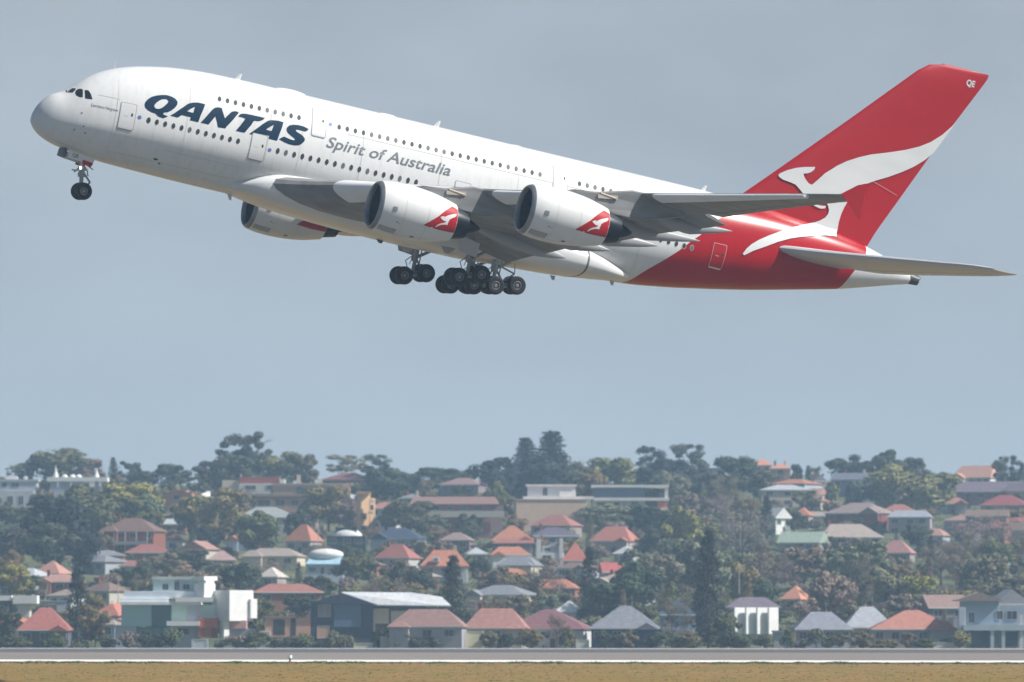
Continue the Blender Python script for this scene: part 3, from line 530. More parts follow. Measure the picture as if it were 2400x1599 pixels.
# ================================================================ GROUND, RUNWAY, HILLSIDE
def at(u,v,Y): return Vector(((u-1200)/FPX*Y,Y,CAMZ+(HOR-v)/FPX*Y))
def depth_of(v): return 1250+(1523-v)/393.0*900
def gz(Y):
    if Y<=1092: return 0.0
    if Y<=1250: t=(Y-1092)/158; return -.25-.95*t if t>.05 else -.3*t/.05
    if Y<=2150: v=1523-(Y-1250)/900*393; return CAMZ+(HOR-v)/FPX*Y-.1
    t=min((Y-2150)/2500,1); return 49.2-6*t*(1-t)*2-(t*18)
def gmat(name,c1,c2,c3,sc1,sc2,stretch):
    m=bpy.data.materials.new(name); m.use_nodes=True; t=m.node_tree; b=t.nodes['Principled BSDF']; b.inputs['Roughness'].default_value=.9; b.inputs['Specular IOR Level'].default_value=.2
    tcn=t.nodes.new('ShaderNodeTexCoord'); mp_=t.nodes.new('ShaderNodeMapping'); mp_.inputs['Scale'].default_value=stretch; t.links.new(tcn.outputs['Object'],mp_.inputs[0])
    n1=t.nodes.new('ShaderNodeTexNoise'); n1.inputs['Scale'].default_value=sc1; n1.inputs['Detail'].default_value=5; n2=t.nodes.new('ShaderNodeTexNoise'); n2.inputs['Scale'].default_value=sc2; n2.inputs['Detail'].default_value=6
    for n in (n1,n2): t.links.new(mp_.outputs[0],n.inputs['Vector'])
    r=t.nodes.new('ShaderNodeValToRGB'); r.color_ramp.elements[0].position=.38; r.color_ramp.elements[0].color=(*c1,1); r.color_ramp.elements[1].position=.62; r.color_ramp.elements[1].color=(*c2,1); t.links.new(n1.outputs['Fac'],r.inputs[0])
    mr=t.nodes.new('ShaderNodeMapRange'); mr.inputs[1].default_value=.35; mr.inputs[2].default_value=.75; t.links.new(n2.outputs['Fac'],mr.inputs[0])
    x=t.nodes.new('ShaderNodeMix'); x.data_type='RGBA'; x.inputs[7].default_value=(*c3,1); t.links.new(mr.outputs[0],x.inputs[0]); t.links.new(r.outputs[0],x.inputs[6]); t.links.new(x.outputs[2],b.inputs['Base Color'])
    return m
GRASS=gmat('airfield_grass',(.235,.14,.035),(.265,.155,.055),(.165,.14,.028),.06,.35,(1,.12,1))
HILL=gmat('hillside_soil',(.09,.11,.05),(.16,.15,.08),(.07,.09,.04),.03,.2,(1,1,1))
def sheet(name,ys,x0,x1,zf,m,nx=2,skew=0.0):
    vs=[];fs=[]
    for y in ys:
        for i in range(nx): x=x0+(x1-x0)*i/(nx-1); vs.append((x,y+skew*x,zf(y)))
    for j in range(len(ys)-1):
        for i in range(nx-1): a=j*nx+i; fs.append((a,a+1,a+nx+1,a+nx))
    return tag(mesh(name,vs,fs,m),kind='structure')
sheet('grass_ground',[-300,200,600,900,1092.0],-2400,2400,lambda y:0.0,GRASS)
sheet('hillside',[1092+20*i for i in range(0,146)],-2400,2400,lambda y:gz(y) if y<4700 else 28-(y-4700)*.002,HILL)
ASP=gmat('runway_asphalt',(.225,.195,.168),(.245,.215,.185),(.165,.148,.135),.02,.10,(.22,1.6,1)); DASP=gmat('dark_asphalt',(.095,.090,.092),(.12,.11,.11),(.08,.08,.08),.02,.12,(.3,1,1))
PW=gmat('runway_paint',(.78,.78,.77),(.82,.82,.8),(.62,.61,.58),.3,1.2,(.5,1,1))
SK=-.16
sheet('unseen_bounce_sheet',[-299,492],-2000,2000,lambda y:.004,mat('bounce_sheet_grey',(.145,.145,.135),rough=.9,noise=.2,nscale=.05))  # unseen sheet added to lower and neutralise ground bounce on the aircraft's underside
sheet('runway',[730,948],-900,900,lambda y:.004,ASP,skew=SK); sheet('taxiway',[948,1063],-900,900,lambda y:.004,DASP,skew=SK)
sheet('runway_edge_line',[737,774],-900,900,lambda y:.008,PW,skew=SK); sheet('far_kerb_strip',[1063,1084],-900,900,lambda y:.004,mat('pale_concrete',(.5,.49,.47)),skew=SK)
# grass blades along the near edge and in the foreground
random.seed(5)
vs=[];fs=[];mi=[]
def blade_tuft(x,y,h,m):
    for k in range(4):
        a=random.uniform(0,math.pi); dx,dy=math.cos(a)*.08,math.sin(a)*.08; ox,oy=random.gauss(0,.12),random.gauss(0,.12); lx=random.gauss(0,.09); b=len(vs)
        hh=h*random.uniform(.6,1.2); vs.extend([(x+ox-dx,y+oy-dy,0),(x+ox+dx,y+oy+dy,0),(x+ox+lx,y+oy+random.gauss(0,.05),hh)]); fs.append((b,b+1,b+2)); mi.append(m)
for i in range(5200):
    y=random.uniform(500,728); x=random.uniform(-.085,.085)*y; g=math.sin(x*.31+y*.05)+math.sin(x*.13-y*.11+2); blade_tuft(x,y,random.uniform(.015,.045),1 if g>1.0 else (2 if random.random()<.25 else 0))
for i in range(5200):
    x=random.uniform(-66,66); y=729.5+SK*x-abs(random.gauss(0,10.0)); g=math.sin(x*.55)+math.sin(x*1.37+1)+math.sin(x*.23+.5); blade_tuft(x,y,random.uniform(.05,.15)*(1+.4*max(0,g)),1 if g>-.8 else 0)
tf=mesh('grass',vs,fs,[mat('dry_blades',(.26,.16,.05),rough=.9),mat('green_blades',(.12,.15,.03),rough=.9),mat('straw_blades',(.30,.19,.08),rough=.9)],mi=mi)
tag(tf,'dry tan and green grass blades beside the runway','grass',kind='stuff')
# runway edge light
p=at(683,1552,744); el=empty('runway_edge_light',(p.x,740,0),'small white runway light on a brown stem at the edge line','runway light')
bm=bmesh.new(); bm_tube(bm,(0,0,0),(0,0,.08),.26,.23,16); bm_tube(bm,(0,0,.08),(0,0,.40),.10,.12,12); bmobj('stem',bm,mat('brown_stem',(.13,.08,.05)),el)
bm=bmesh.new(); bm_tube(bm,(0,0,.40),(0,0,.50),.22,.27,16); bm_tube(bm,(0,0,.50),(0,0,.78),.27,.24,16); bmobj('lamp_cover',bm,mat('white_lamp_cover',(.85,.87,.9),rough=.3),el)
# ================================================================ HOUSES
def rmat(c): return mat('roof_%02d_%02d_%02d'%tuple(int(k*100) for k in c),c,rough=.75,noise=.28,nscale=1.3,stretch=(1,1,3),spec=.3)
def wmat(c): return mat('wall_%02d_%02d_%02d'%tuple(int(k*100) for k in c),c,rough=.8,noise=.10,nscale=.6,spec=.3)
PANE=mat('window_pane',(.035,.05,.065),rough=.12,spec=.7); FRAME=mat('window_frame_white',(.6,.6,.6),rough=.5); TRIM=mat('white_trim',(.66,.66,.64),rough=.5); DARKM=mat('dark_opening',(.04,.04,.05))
ORANGE=(.46,.19,.12); TERRA=(.35,.15,.125); PINKR=(.34,.17,.14); BROWN=(.20,.12,.10); PURPLE=(.17,.12,.14); GREY=(.24,.25,.28); LG=(.45,.47,.5); WH=(.78,.78,.76); NAVYR=(.05,.07,.12); GREEN=(.33,.41,.33); SALMON=(.62,.27,.18); TAN=(.36,.30,.26)
CREAM=(.68,.58,.42); PEACH=(.66,.38,.26); BRICK=(.25,.09,.06); WGREY=(.42,.45,.50); WBLUE=(.25,.34,.46); WDARK=(.06,.08,.13); WWHITE=(.80,.80,.78); TANW=(.66,.48,.36); BEIGE=(.5,.46,.4)
houses=[]; keyrects=[]; hr=random.Random(3)
def window_part(root,x,z,w,h,y,name='window',pane=PANE,bars=1):
    bm=bmesh.new(); t=.07
    bm_box(bm,(x,y-.02,z),(w-.02,.04,h-.02))
    for dx,dz,a,b in ((0,h/2,w+t,t),(0,-h/2,w+t,t),(-w/2,0,t,h-t),(w/2,0,t,h-t)): bm_box(bm,(x+dx,y-.05,z+dz),(a,.10,b),mi=1)
    for k in range(bars): bm_box(bm,(x-w/2+w*(k+1)/(bars+1),y-.045,z),(.05,.03,h-t),mi=1)
    return bmobj(name,bm,[pane,FRAME],root)
def chimney(root,x,y,z0,z1,m,w=.7):
    bm=bmesh.new(); bm_box(bm,(x,y,(z0+z1)/2),(w,w,z1-z0)); bm_box(bm,(x,y,z1+.08),(w+.2,w+.2,.16)); bm_tube(bm,(x-.15,y,z1+.16),(x-.15,y,z1+.5),.12,.1,8); bm_tube(bm,(x+.15,y,z1+.16),(x+.15,y,z1+.5),.12,.1,8)
    return bmobj('chimney',bm,m,root)
def roof_mesh(root,kind,w,d,z,h,m,ov=.45,cx=0,cy=None,ridge=None):
    cy=d/2 if cy is None else cy; a,b=w/2+ov,d/2+ov; t=.18
    if kind=='hip':
        rl=max(0,(a-b))*.98+.25 if ridge is None else ridge*a
        top=[(-rl,0),(rl,0)] if a>=b else [(0,-(b-a)*.95-.2),(0,(b-a)*.95+.2)]
        vs=[(-a,-b,0),(a,-b,0),(a,b,0),(-a,b,0)]+[(x,y,h) for x,y in top]
        fs=[(0,1,5,4),(2,3,4,5),(1,2,5),(3,0,4)] if a>=b else [(0,1,4),(1,2,5,4),(2,3,5),(3,0,4,5)]
    elif kind=='side':   # ridge left-right
        vs=[(-a,-b,0),(a,-b,0),(a,b,0),(-a,b,0),(-a,0,h),(a,0,h)]; fs=[(0,1,5,4),(2,3,4,5),(1,2,5),(3,0,4)]
    elif kind=='front':  # gable to the camera
        vs=[(-a,-b,0),(a,-b,0),(a,b,0),(-a,b,0),(0,-b,h),(0,b,h)]; fs=[(0,1,4),(1,2,5,4),(2,3,5),(3,0,4,5)]
    elif kind=='pyr':
        vs=[(-a,-b,0),(a,-b,0),(a,b,0),(-a,b,0),(0,0,h)]; fs=[(0,1,4),(1,2,4),(2,3,4),(3,0,4)]
    elif kind=='skil':   # single slope, high at the right
        vs=[(-a,-b,0),(a,-b,h),(a,b,h),(-a,b,0)]; fs=[(0,1,2,3)]
    n=len(vs); base=4
    vs=[(cx+x,cy+y,z+q) for x,y,q in vs]+[(cx+x,cy+y,z+q-t) for x,y,q in vs[:4]]
    fs=fs+[(n,n+3,n+2,n+1)]+[(i,n+i,n+(i+1)%4,(i+1)%4) for i in range(4)]
    o=fixn(mesh('roof',vs,fs,m,root))
    # ridge capping
    return o
def house(label,short,u0,u1,vr,ve,vb,kind='hip',roof=ORANGE,wall=BEIGE,depth=None,d=None,win=2,chim=0,yaw=0,cat='house',name=None,Y=None,extra=None,rows=None,pane=PANE,veranda=False,wallm=None,ridge=None,windows=True,ov=.45,protect=False):
    """pixel box -> real size: u0..u1 roof width, vr ridge, ve eave, vb base row"""
    if yaw==0 and not extra: yaw=hr.uniform(-30,14) if vb<1500 else hr.uniform(-10,4)
    Y=Y or depth_of(vb); s=Y/FPX; w=((u1-u0)*s-.9*(kind!='flat'))*(1-abs(yaw)*.0055); wh=(vb-ve)*s; rh=(ve-vr)*s; d=d or min(max(w*.75,6.5),12)
    p=at((u0+u1)/2,vb,Y); g=gz(Y)
    root=empty(name or 'house',(p.x,p.y,g-.3),label,cat,rot=(0,0,R_(yaw))); root['_s']=short
    dz=p.z-g+.3; H=wh+dz
    wm=wallm or wmat(wall)
    bm=bmesh.new(); bm_box(bm,(0,d/2,H/2),(w,d,H))
    if kind=='front': 
        a=w/2; vv=[bm.verts.new(q) for q in ((-a,0.0,H),(a,0.0,H),(0,0.0,H+rh*.94),(-a,d,H),(a,d,H),(0,d,H+rh*.94))]
        bm.faces.new(vv[:3]); bm.faces.new((vv[5],vv[4],vv[3])); bm.faces.new((vv[0],vv[2],vv[5],vv[3])); bm.faces.new((vv[1],vv[4],vv[5],vv[2]))
    if kind=='skil':
        a=w/2; vv=[bm.verts.new(q) for q in ((-a,0,H),(a,0,H),(a,0,H+rh*.94),(-a,d,H),(a,d,H),(a,d,H+rh*.94))]
        bm.faces.new(vv[:3]); bm.faces.new((vv[5],vv[4],vv[3])); bm.faces.new((vv[1],vv[4],vv[5],vv[2]))
    bmobj('wall',bm,wm,root)
    rm=rmat(roof)
    if kind=='flat':
        bm=bmesh.new(); bm_box(bm,(0,d/2,H+.1),(w+.5,d+.5,.22)); bmobj('roof',bm,rm,root)
        if rh>.6: bm=bmesh.new(); bm_box(bm,(0,d/2+.4,H+.21+(rh-.2)/2),(w*.55,d*.6,rh-.2)); bm_box(bm,(0,d/2+.4,H+.21+rh-.2+.06),(w*.58,d*.65,.12)); bmobj('rooftop_room',bm,wm,root)
    else:
        roof_mesh(root,kind,w,d,H,max(rh,.6),rm,ridge=ridge,ov=ov)
        bm=bmesh.new(); bm_box(bm,(0,-ov-.05,H-.12),(w+.9,.1,.22)); bmobj('gutter',bm,TRIM,root)
    if windows:
        nr=rows or (2 if wh>4.6 else 1); 
        for r in range(nr):
            zc=H-(1.25+2.75*r) if nr>1 else H-1.3
            if zc<.9: continue
            for k in range(win):
                x=-w/2+w*(k+.5)/win; ww=min(w/win*.55,1.9)
                window_part(root,x+(.25 if k%2 else -.15),zc,ww,min(1.35,wh*.55),0,pane=pane)
        bm=bmesh.new(); bm_box(bm,(w*.08,-.04,dz+1.02 if wh>2.2 else H*.45),(.95,.08,2.05 if wh>2.2 else H*.7)); bmobj('door',bm,mat('door_dark',(.09,.06,.05)),root)
    if veranda:
        v=bmesh.new(); bm_box(v,(0,-1.1,H-wh*.48),(w*.86,1.7,.12)); bm_box(v,(0,-1.9,H-wh*.48+.5),(w*.86,.06,.75))
        for k in range(5): bm_tube(v,(-w*.42+w*.21*k,-1.85,dz),(-w*.42+w*.21*k,-1.85,H-.2),.08,.08,6)
        bmobj('balcony',v,TRIM,root)
    if hr.random()<.45:
        b=bmesh.new(); zt=H+max(rh,.3); bm_tube(b,(w*.1,d*.5,zt-.4),(w*.1,d*.5,zt+2.0),.03,.03,5)
        for q in range(4): bm_box(b,(w*.1,d*.5,zt+1.3+.2*q),(1.3-.2*q,.03,.03))
        bmobj('aerial',b,mat('aerial_metal',(.4,.4,.42)),root)
    for k in range(chim): chimney(root,(-.28+.5*k)*w,d*.55,H+rh*.3,H+max(rh,1)+.7,wmat(BRICK if k%2==0 else CREAM))
    if kind=='hip' and w>8.5 and hr.random()<.7:
        e=hr.choice((-1,1)); fw=w*hr.uniform(.26,.36); fx=e*(w/2-fw/2-.2); b=bmesh.new(); bm_box(b,(fx,-.9,(H-.15)/2),(fw,1.9,H-.15)); bmobj('front_wing',b,wm,root)
        roof_mesh(root,'front' if hr.random()<.6 else 'hip',fw,3.6,H-.13,max(.9,fw*.33),rm,cx=fx,cy=-.2,ov=.3)
    houses.append((short,(u0+u1)/2,(vr+vb)/2,Y)); keyrects.append((u0+2,vr-1,u1-2,ve+(vb-ve)*(1.0 if protect else .04 if vb<1500 else .55),Y))
    if extra: extra(root,w,d,H,rh,s,dz)
    return root
def blocks(label,short,uc,vb,parts,name='modern_house',cat='house',Y=None,key=None):
    """parts: (part name, u0,v0,u1,v1, front offset m, depth m, material)"""
    Y=Y or depth_of(vb); s=Y/FPX; p=at(uc,vb,Y); g=gz(Y); dz=p.z-g+.3
    root=empty(name,(p.x,p.y,g-.3),label,cat); root['_s']=short
    for nm,u0,v0,u1,v1,fy,dd,m,*rt in parts:
        rt=rt[0] if rt else 0
        x0,x1=(u0-uc)*s,(u1-uc)*s; z0,z1=(vb-v1)*s+dz,(vb-v0)*s+dz
        if v1>=vb: z0=0
        if nm=='window': window_part(root,(x0+x1)/2,(z0+z1)/2,x1-x0,z1-z0,fy,bars=1 if (x1-x0)>1 else 0,pane=m or PANE); continue
        ww=(x1-x0)/(math.cos(R_(rt))+(.5 if dd>1.3 else .02)*abs(math.sin(R_(rt)))) if rt else x1-x0; bm=bmesh.new(); bm_box(bm,((x0+x1)/2,fy+dd/2,(z0+z1)/2),(ww,ww*.9 if rt and dd>1.3 else dd,z1-z0),Matrix.Rotation(R_(rt),3,'Z') if rt else None); o=bmobj(nm,bm,m,root)
        if nm in('wall','tower') and (x1-x0)>1.2: bv=o.modifiers.new('b','BEVEL'); bv.width=.05
    us=[q[1] for q in parts]+[q[3] for q in parts]; vv=[q[2] for q in parts]+[q[4] for q in parts]
    k=key or (min(us),min(vv),max(us),(min(vv)+max(vv))/2+8); keyrects.append((*k,Y)); houses.append((short,(min(us)+max(us))/2,(min(vv)+max(vv))/2,Y))
    return root
W_=lambda c:wmat(c)
GREENGL=mat('green_glass',(.34,.52,.52),rough=.35,spec=.5); MINT=wmat((.62,.80,.70)); AQUA=wmat((.60,.76,.76)); RUST=wmat((.50,.14,.05)); BLGL=mat('blue_glass',(.06,.10,.16),rough=.15,spec=.7)
# --- skyline, left to right
blocks('pale blue-grey flat-roofed two-storey block at the left edge of the hilltop','pale block at the left edge of the hilltop',44,1200,
 [('wall',-30,1128,86,1185,0,9,W_(WGREY)),('roof',-32,1124,90,1129,-.3,9.6,W_(LG)),('wall',-30,1150,80,1200,-1.2,2,W_((.5,.52,.56))),('window',4,1132,16,1143,-.0,0,None),('window',26,1132,45,1143,-.0,0,None),('window',18,1163,32,1184,-1.2,0,None),('window',44,1163,56,1184,-1.2,0,None),('rooftop_vent',12,1116,38,1124,3,2,W_(WWHITE)),('rooftop_vent',54,1116,62,1124,3,1.5,W_(WWHITE))],name='apartment_block',cat='apartment block')
def pinnacles(root,s,uc,vb,dz):
    for u,v0,h in ((129,1120,28),(225,1120,22)):
        b=bmesh.new(); x=(u-uc)*s; z=(vb-v0)*s+dz; bm_tube(b,(x,3,z),(x,3,z+h*.45*s),1.0,.55,10); bm_tube(b,(x,3,z+h*.45*s),(x,3,z+h*s),.45,.06,10); bmobj('pinnacle',b,W_(WWHITE),root)
r=blocks('white ornate rooftop pavilion with two pinnacles and small domes on the left skyline','white ornate pavilion',180,1200,
 [('wall',118,1131,238,1150,0,8,W_((.36,.40,.5))),('roof',110,1119,252,1129,-.6,9.5,W_(WWHITE)),('column',134,1129,137,1143,-.5,.4,W_(WWHITE)),('column',165,1129,168,1143,-.5,.4,W_(WWHITE)),('column',210,1129,222,1142,-.5,.6,W_(WWHITE)),('column',232,1129,237,1141,-.5,.6,W_(WWHITE)),('wall',116,1150,150,1200,-.6,7,W_(WGREY)),('wall',150,1150,240,1200,1,7,W_(WGREY))],name='pavilion',cat='pavilion')
s_=depth_of(1200)/FPX; pinnacles(r,s_,180,1200,at(180,1200,depth_of(1200)).z-gz(depth_of(1200))+.3)
for u in (150,168,183):
    b=bmesh.new(); q=bmesh.ops.create_uvsphere(b,u_segments=12,v_segments=8,radius=1.0); bmesh.ops.transform(b,matrix=Matrix.Translation(((u-180)*s_,3,(1200-1118)*s_+at(180,1200,depth_of(1200)).z-gz(depth_of(1200))+.3))@Matrix.Diagonal((1,1,.8,1)),verts=q['verts']); bmobj('small_dome',b,W_(WWHITE),r,True)
house('long pale house with a rising white mono-pitch roof at the left edge','mono-pitch roofed house at the left edge',-30,112,1213,1243,1300,'skil',WH,(.34,.38,.42),win=4,chim=0)
house('two-storey brick house with a brown hip roof and white balcony below the big green tree','brick house with the white balcony',225,372,1214,1245,1312,'hip',BROWN,BRICK,win=4,veranda=True,chim=1)
house('small orange brick box of a house with one dark window behind the olive tree','small orange brick box',378,452,1150,1156,1215,'flat',(.4,.2,.13),(.48,.24,.15),win=1,rows=1,name='brick_house')
house('little white-walled house on the skyline gap left of the apartments','little white house in the skyline gap',434,478,1132,1137,1165,'flat',LG,WWHITE,win=1,rows=1)
house('small cottage with a brown roof and white gable end below the orange box','small brown-roofed white cottage',378,434,1250,1268,1290,'hip',BROWN,WWHITE,win=1)
house('narrow house with a dark purple roof half hidden in trees','narrow purple-roofed house',528,586,1218,1240,1285,'hip',PURPLE,(.4,.3,.28),win=2)
blocks('cream and dark red upper flats at the top left of the long apartments','cream and dark red flats',610,1185,
 [('wall',520,1126,560,1160,2,7,W_(CREAM)),('wall',560,1134,690,1160,0,8,W_((.6,.58,.55))),('roof',560,1118,654,1134,1,7,rmat((.36,.08,.06))),('wall',655,1124,668,1160,.5,6,W_(WWHITE)),('window',575,1138,600,1148,0,0,None),('window',625,1138,650,1148,0,0,None),('rooftop_pipe',563,1112,566,1134,2,.4,W_(WWHITE))],name='apartment_block',cat='apartment block')
blocks('long brown brick apartment block with a flat roof across the middle of the hilltop','long brown apartment block',720,1200,
 [('wall',640,1137,820,1200,0,9,W_((.50,.33,.24))),('roof',636,1133,824,1138,-.4,10,W_((.42,.33,.28))),('window',695,1143,712,1158,0,0,None),('window',722,1143,738,1158,0,0,None),('window',760,1143,776,1158,0,0,None),('window',790,1143,802,1158,0,0,None),('chimney',695,1113,704,1134,2,.8,W_(CREAM)),('chimney',744,1122,755,1134,2,.8,W_(CREAM)),('rooftop_room',802,1133,819,1158,-.5,3,W_(PEACH))],name='apartment_block',cat='apartment block')
blocks('lower brown apartment wing with balconies in front of the long flat block','lower brown apartment wing',665,1235,
 [('wall',598,1162,742,1235,0,8,W_((.48,.31,.23))),('roof',596,1158,746,1164,-.5,9,W_((.34,.24,.2))),('window',604,1172,634,1186,0,0,None),('window',646,1172,668,1186,0,0,None),('window',682,1172,700,1186,0,0,None),('window',710,1172,732,1186,0,0,None)],name='apartment_block',cat='apartment block')
house('dark red-roofed house on the skyline right of the apartment chimneys','dark red house on the skyline',742,868,1108,1124,1150,'hip',(.24,.09,.08),(.3,.15,.13),win=3)
house('small peach-roofed top storey catching the sun under the flat pines','peach top storey under the pines',790,834,1111,1116,1135,'flat',SALMON,PEACH,win=1,rows=1,Y=2120)
blocks('narrow sunlit peach tower of flats with dark balconies','peach tower of flats',857,1262,
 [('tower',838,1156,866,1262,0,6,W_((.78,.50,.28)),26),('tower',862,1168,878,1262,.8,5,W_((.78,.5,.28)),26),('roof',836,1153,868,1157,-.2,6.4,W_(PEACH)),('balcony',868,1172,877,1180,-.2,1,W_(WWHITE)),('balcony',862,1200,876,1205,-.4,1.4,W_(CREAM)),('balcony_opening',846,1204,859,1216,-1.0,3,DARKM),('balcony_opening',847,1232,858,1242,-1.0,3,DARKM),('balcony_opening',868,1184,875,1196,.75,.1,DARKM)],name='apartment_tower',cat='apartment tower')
house('grey-green hipped bungalow with an arched white veranda below the apartments','grey-green bungalow with the veranda',552,700,1188,1212,1255,'hip',(.30,.33,.32),(.45,.4,.38),win=3,veranda=False,chim=0)
house('bright orange pyramid roof over pale walls above the blue and white house','bright orange pyramid-roofed house',655,742,1229,1268,1300,'hip',ORANGE,(.5,.48,.5),win=2)
def domeroof(root,w,d,H,rh,s,dz):
    b=bmesh.new(); q=bmesh.ops.create_uvsphere(b,u_segments=20,v_segments=10,radius=1.0); bmesh.ops.transform(b,matrix=Matrix.Translation((0,d/2,H))@Matrix.Diagonal((w*.42,d*.4,rh*1.05,1)),verts=q['verts']); bmobj('domed_roof',b,rmat(WH),root,True)
house('black-walled house with a white domed roof beside the peach tower','black house with the white domed roof',766,856,1238,1258,1305,'flat',(.25,.26,.28),(.03,.045,.07),win=3,extra=domeroof)
blocks('pale house with a white dome over a light blue roof','light blue and white domed house',763,1362,
 [('wall',718,1322,805,1362,0,8,W_((.42,.50,.58))),('window',725,1330,740,1340,0,0,None),('window',752,1330,760,1346,0,0,None),('window',775,1330,788,1342,0,0,None)],name='house')
rb=bpy.data.objects[-1] if False else [o for o in bpy.data.objects if o.get('_s')=='light blue and white domed house'][0]
sb=depth_of(1362)/FPX; dzb=at(763,1362,depth_of(1362)).z-gz(depth_of(1362))+.3
roof_mesh(rb,'hip',86*sb,8,40*sb+dzb,24*sb,rmat((.38,.58,.70)),cx=0,cy=4,ridge=.62)
domeroof(rb,100*sb,8,66*sb+dzb-.5,14*sb,sb,dzb)
keyrects.append((716,1283,812,1325,depth_of(1362)))
blocks('long low brown-roofed apartments with a cream balcony band right of the peach tower','long brown-roofed apartments',1070,1262,
 [('wall',985,1182,1150,1262,0,9,W_((.30,.14,.12))),('balcony_wall',998,1198,1182,1213,-1,.4,W_(BEIGE)),('wall',1150,1185,1178,1262,1,8,W_((.30,.20,.2))),('window',1010,1186,1030,1196,0,0,None),('window',1048,1186,1058,1196,0,0,None),('window',1080,1186,1092,1196,0,0,None),('window',1112,1186,1130,1196,0,0,None),('window',1110,1220,1130,1232,0,0,None)],name='apartment_block',cat='apartment block')
rb=[o for o in bpy.data.objects if o.get('_s')=='long brown-roofed apartments'][0]; sb=depth_of(1262)/FPX; dzb=at(1070,1262,depth_of(1262)).z-gz(depth_of(1262))+.3
roof_mesh(rb,'hip',205*sb,10,80*sb+dzb,18*sb,rmat((.27,.16,.14)),cx=-5*sb,cy=4.5,ridge=.9); keyrects.append((957,1163,1184,1212,depth_of(1262)))
house('hazy purple-roofed house under the low skyline trees','hazy purple-roofed house under the skyline trees',1020,1132,1120,1136,1165,'hip',(.30,.19,.19),(.25,.2,.22),win=3)
house('small grey gabled house with ornate chimneys at the left end of the long apartments','small grey gabled house with chimneys',930,990,1158,1168,1200,'hip',GREY,(.25,.12,.12),win=2,chim=2)
house('blue-grey house with a navy hip roof above the pink-roofed one','navy-roofed blue-grey house',862,990,1237,1262,1305,'hip',NAVYR,(.34,.40,.50),win=4)
house('pinkish red hip-roofed cottage with pale walls in the middle of the hillside','pinkish red hip-roofed cottage',865,972,1275,1308,1342,'hip',(.37,.14,.12),(.48,.46,.44),win=3,chim=1)
house('small brown-grey hip roof between the long apartments and the orange gable','small brown-grey roofed house',1026,1106,1248,1266,1298,'hip',(.30,.22,.2),(.2,.14,.15),win=2)
house('orange and red double roof right of the small brown-grey house','orange and red double-roofed house',1150,1252,1232,1266,1306,'hip',ORANGE,(.28,.28,.32),win=3,ridge=.12,extra=lambda root,w,d,H,rh,s,dz:roof_mesh(root,'hip',w*1.02,3,H-.9,1.4,rmat(TERRA),cx=.3,cy=-1.4))
def dormer(root,w,d,H,rh,s,dz):
    b=bmesh.new(); bm_box(b,(-w*.18,-.1,H+rh*.38),(1.7,1.6,1.3)); bmobj('dormer',b,W_(WWHITE),root); window_part(root,-w*.18,H+rh*.38,.9,.8,-.9)
    b=bmesh.new(); bm_box(b,(0,-.5,H-.35),(w+1,.9,.5)); bmobj('lower_roof_band',b,rmat(TERRA),root)
house('orange-roofed villa with a dormer and two white chimneys behind the tall cypress','orange villa with the dormer',984,1100,1289,1326,1366,'hip',ORANGE,(.52,.52,.54),win=3,chim=2,extra=dormer,ridge=.45,protect=True)
house('grey-roofed cottage right of the orange villa','grey cottage right of the orange villa',1092,1146,1283,1298,1322,'hip',LG,(.45,.42,.42),win=2)
blocks('large white modernist building with a glazed upper floor and long flat roofs','large white modernist building',1400,1240,
 [('wall',1236,1140,1348,1166,1,8,W_((.60,.62,.64))),('roof',1232,1136,1352,1140,.4,9,W_(WWHITE)),('terrace_slab',1226,1164,1392,1171,-.4,9.5,W_(WWHITE)),('wall',1311,1152,1349,1164,.6,4,W_(WWHITE)),
  ('wall',1390,1143,1512,1168,1,8,BLGL),('roof',1386,1137,1568,1143,-.2,10,W_(WWHITE)),('column',1558,1143,1566,1175,0,.6,W_(WWHITE)),('terrace_slab',1392,1167,1568,1174,-.5,9.8,W_(WWHITE)),
  ('wall',1388,1174,1512,1240,.4,8,W_((.48,.52,.55))),('wall',1512,1174,1540,1240,.6,8,W_((.10,.11,.15))),('wall',1538,1193,1568,1212,-.3,4,W_(WWHITE)),('wall',1541,1175,1562,1193,0,6,W_((.7,.28,.18))),('wall',1540,1212,1566,1240,.2,6,W_((.5,.52,.55))),
  ('window',1272,1143,1283,1162,1,0,None),('window',1398,1178,1417,1194,.4,0,None),('window',1438,1178,1452,1190,.4,0,None),('window',1480,1176,1496,1188,.4,0,None)],name='modern_building',cat='building',key=(1226,1137,1568,1205))
house('windowless tan wall of a building in front of the white modernist block','windowless tan building',1208,1378,1170,1172,1245,'flat',(.60,.46,.38),TANW,windows=False,yaw=4,name='building',cat='building')
house('red hip roof in front of the windowless tan wall','red roof before the tan wall',1230,1350,1206,1232,1262,'hip',TERRA,(.3,.26,.25),win=3,chim=0)
house('dark purple-roofed house below the red roof before the tan wall','dark purple-roofed house mid-hill',1244,1366,1236,1256,1290,'hip',(.12,.10,.15),(.38,.36,.4),win=4,chim=1)
house('red hip roof with a double ridge right of the tan building','double-ridged red hip roof',1372,1488,1234,1268,1300,'hip',(.44,.17,.13),(.4,.36,.34),win=2,ridge=.45)
blocks('white house with two tall white chimney stacks below the purple roof','white house with two tall stacks',1288,1338,
 [('chimney',1257,1264,1268,1310,0,1.0,W_(WWHITE)),('chimney',1311,1262,1320,1310,0,1.0,W_(WWHITE)),('wall',1258,1296,1322,1338,.2,7,W_((.72,.72,.68))),('wall',1270,1280,1310,1296,1.2,5,W_((.4,.42,.46))),('window',1272,1302,1292,1314,.2,0,None),('window',1276,1284,1290,1292,1.2,0,None)])
house('pink-roofed house right of the two white stacks','pink-roofed house beside the white stacks',1316,1380,1270,1314,1342,'hip',(.50,.16,.12),(.4,.45,.5),win=2,ridge=.6)
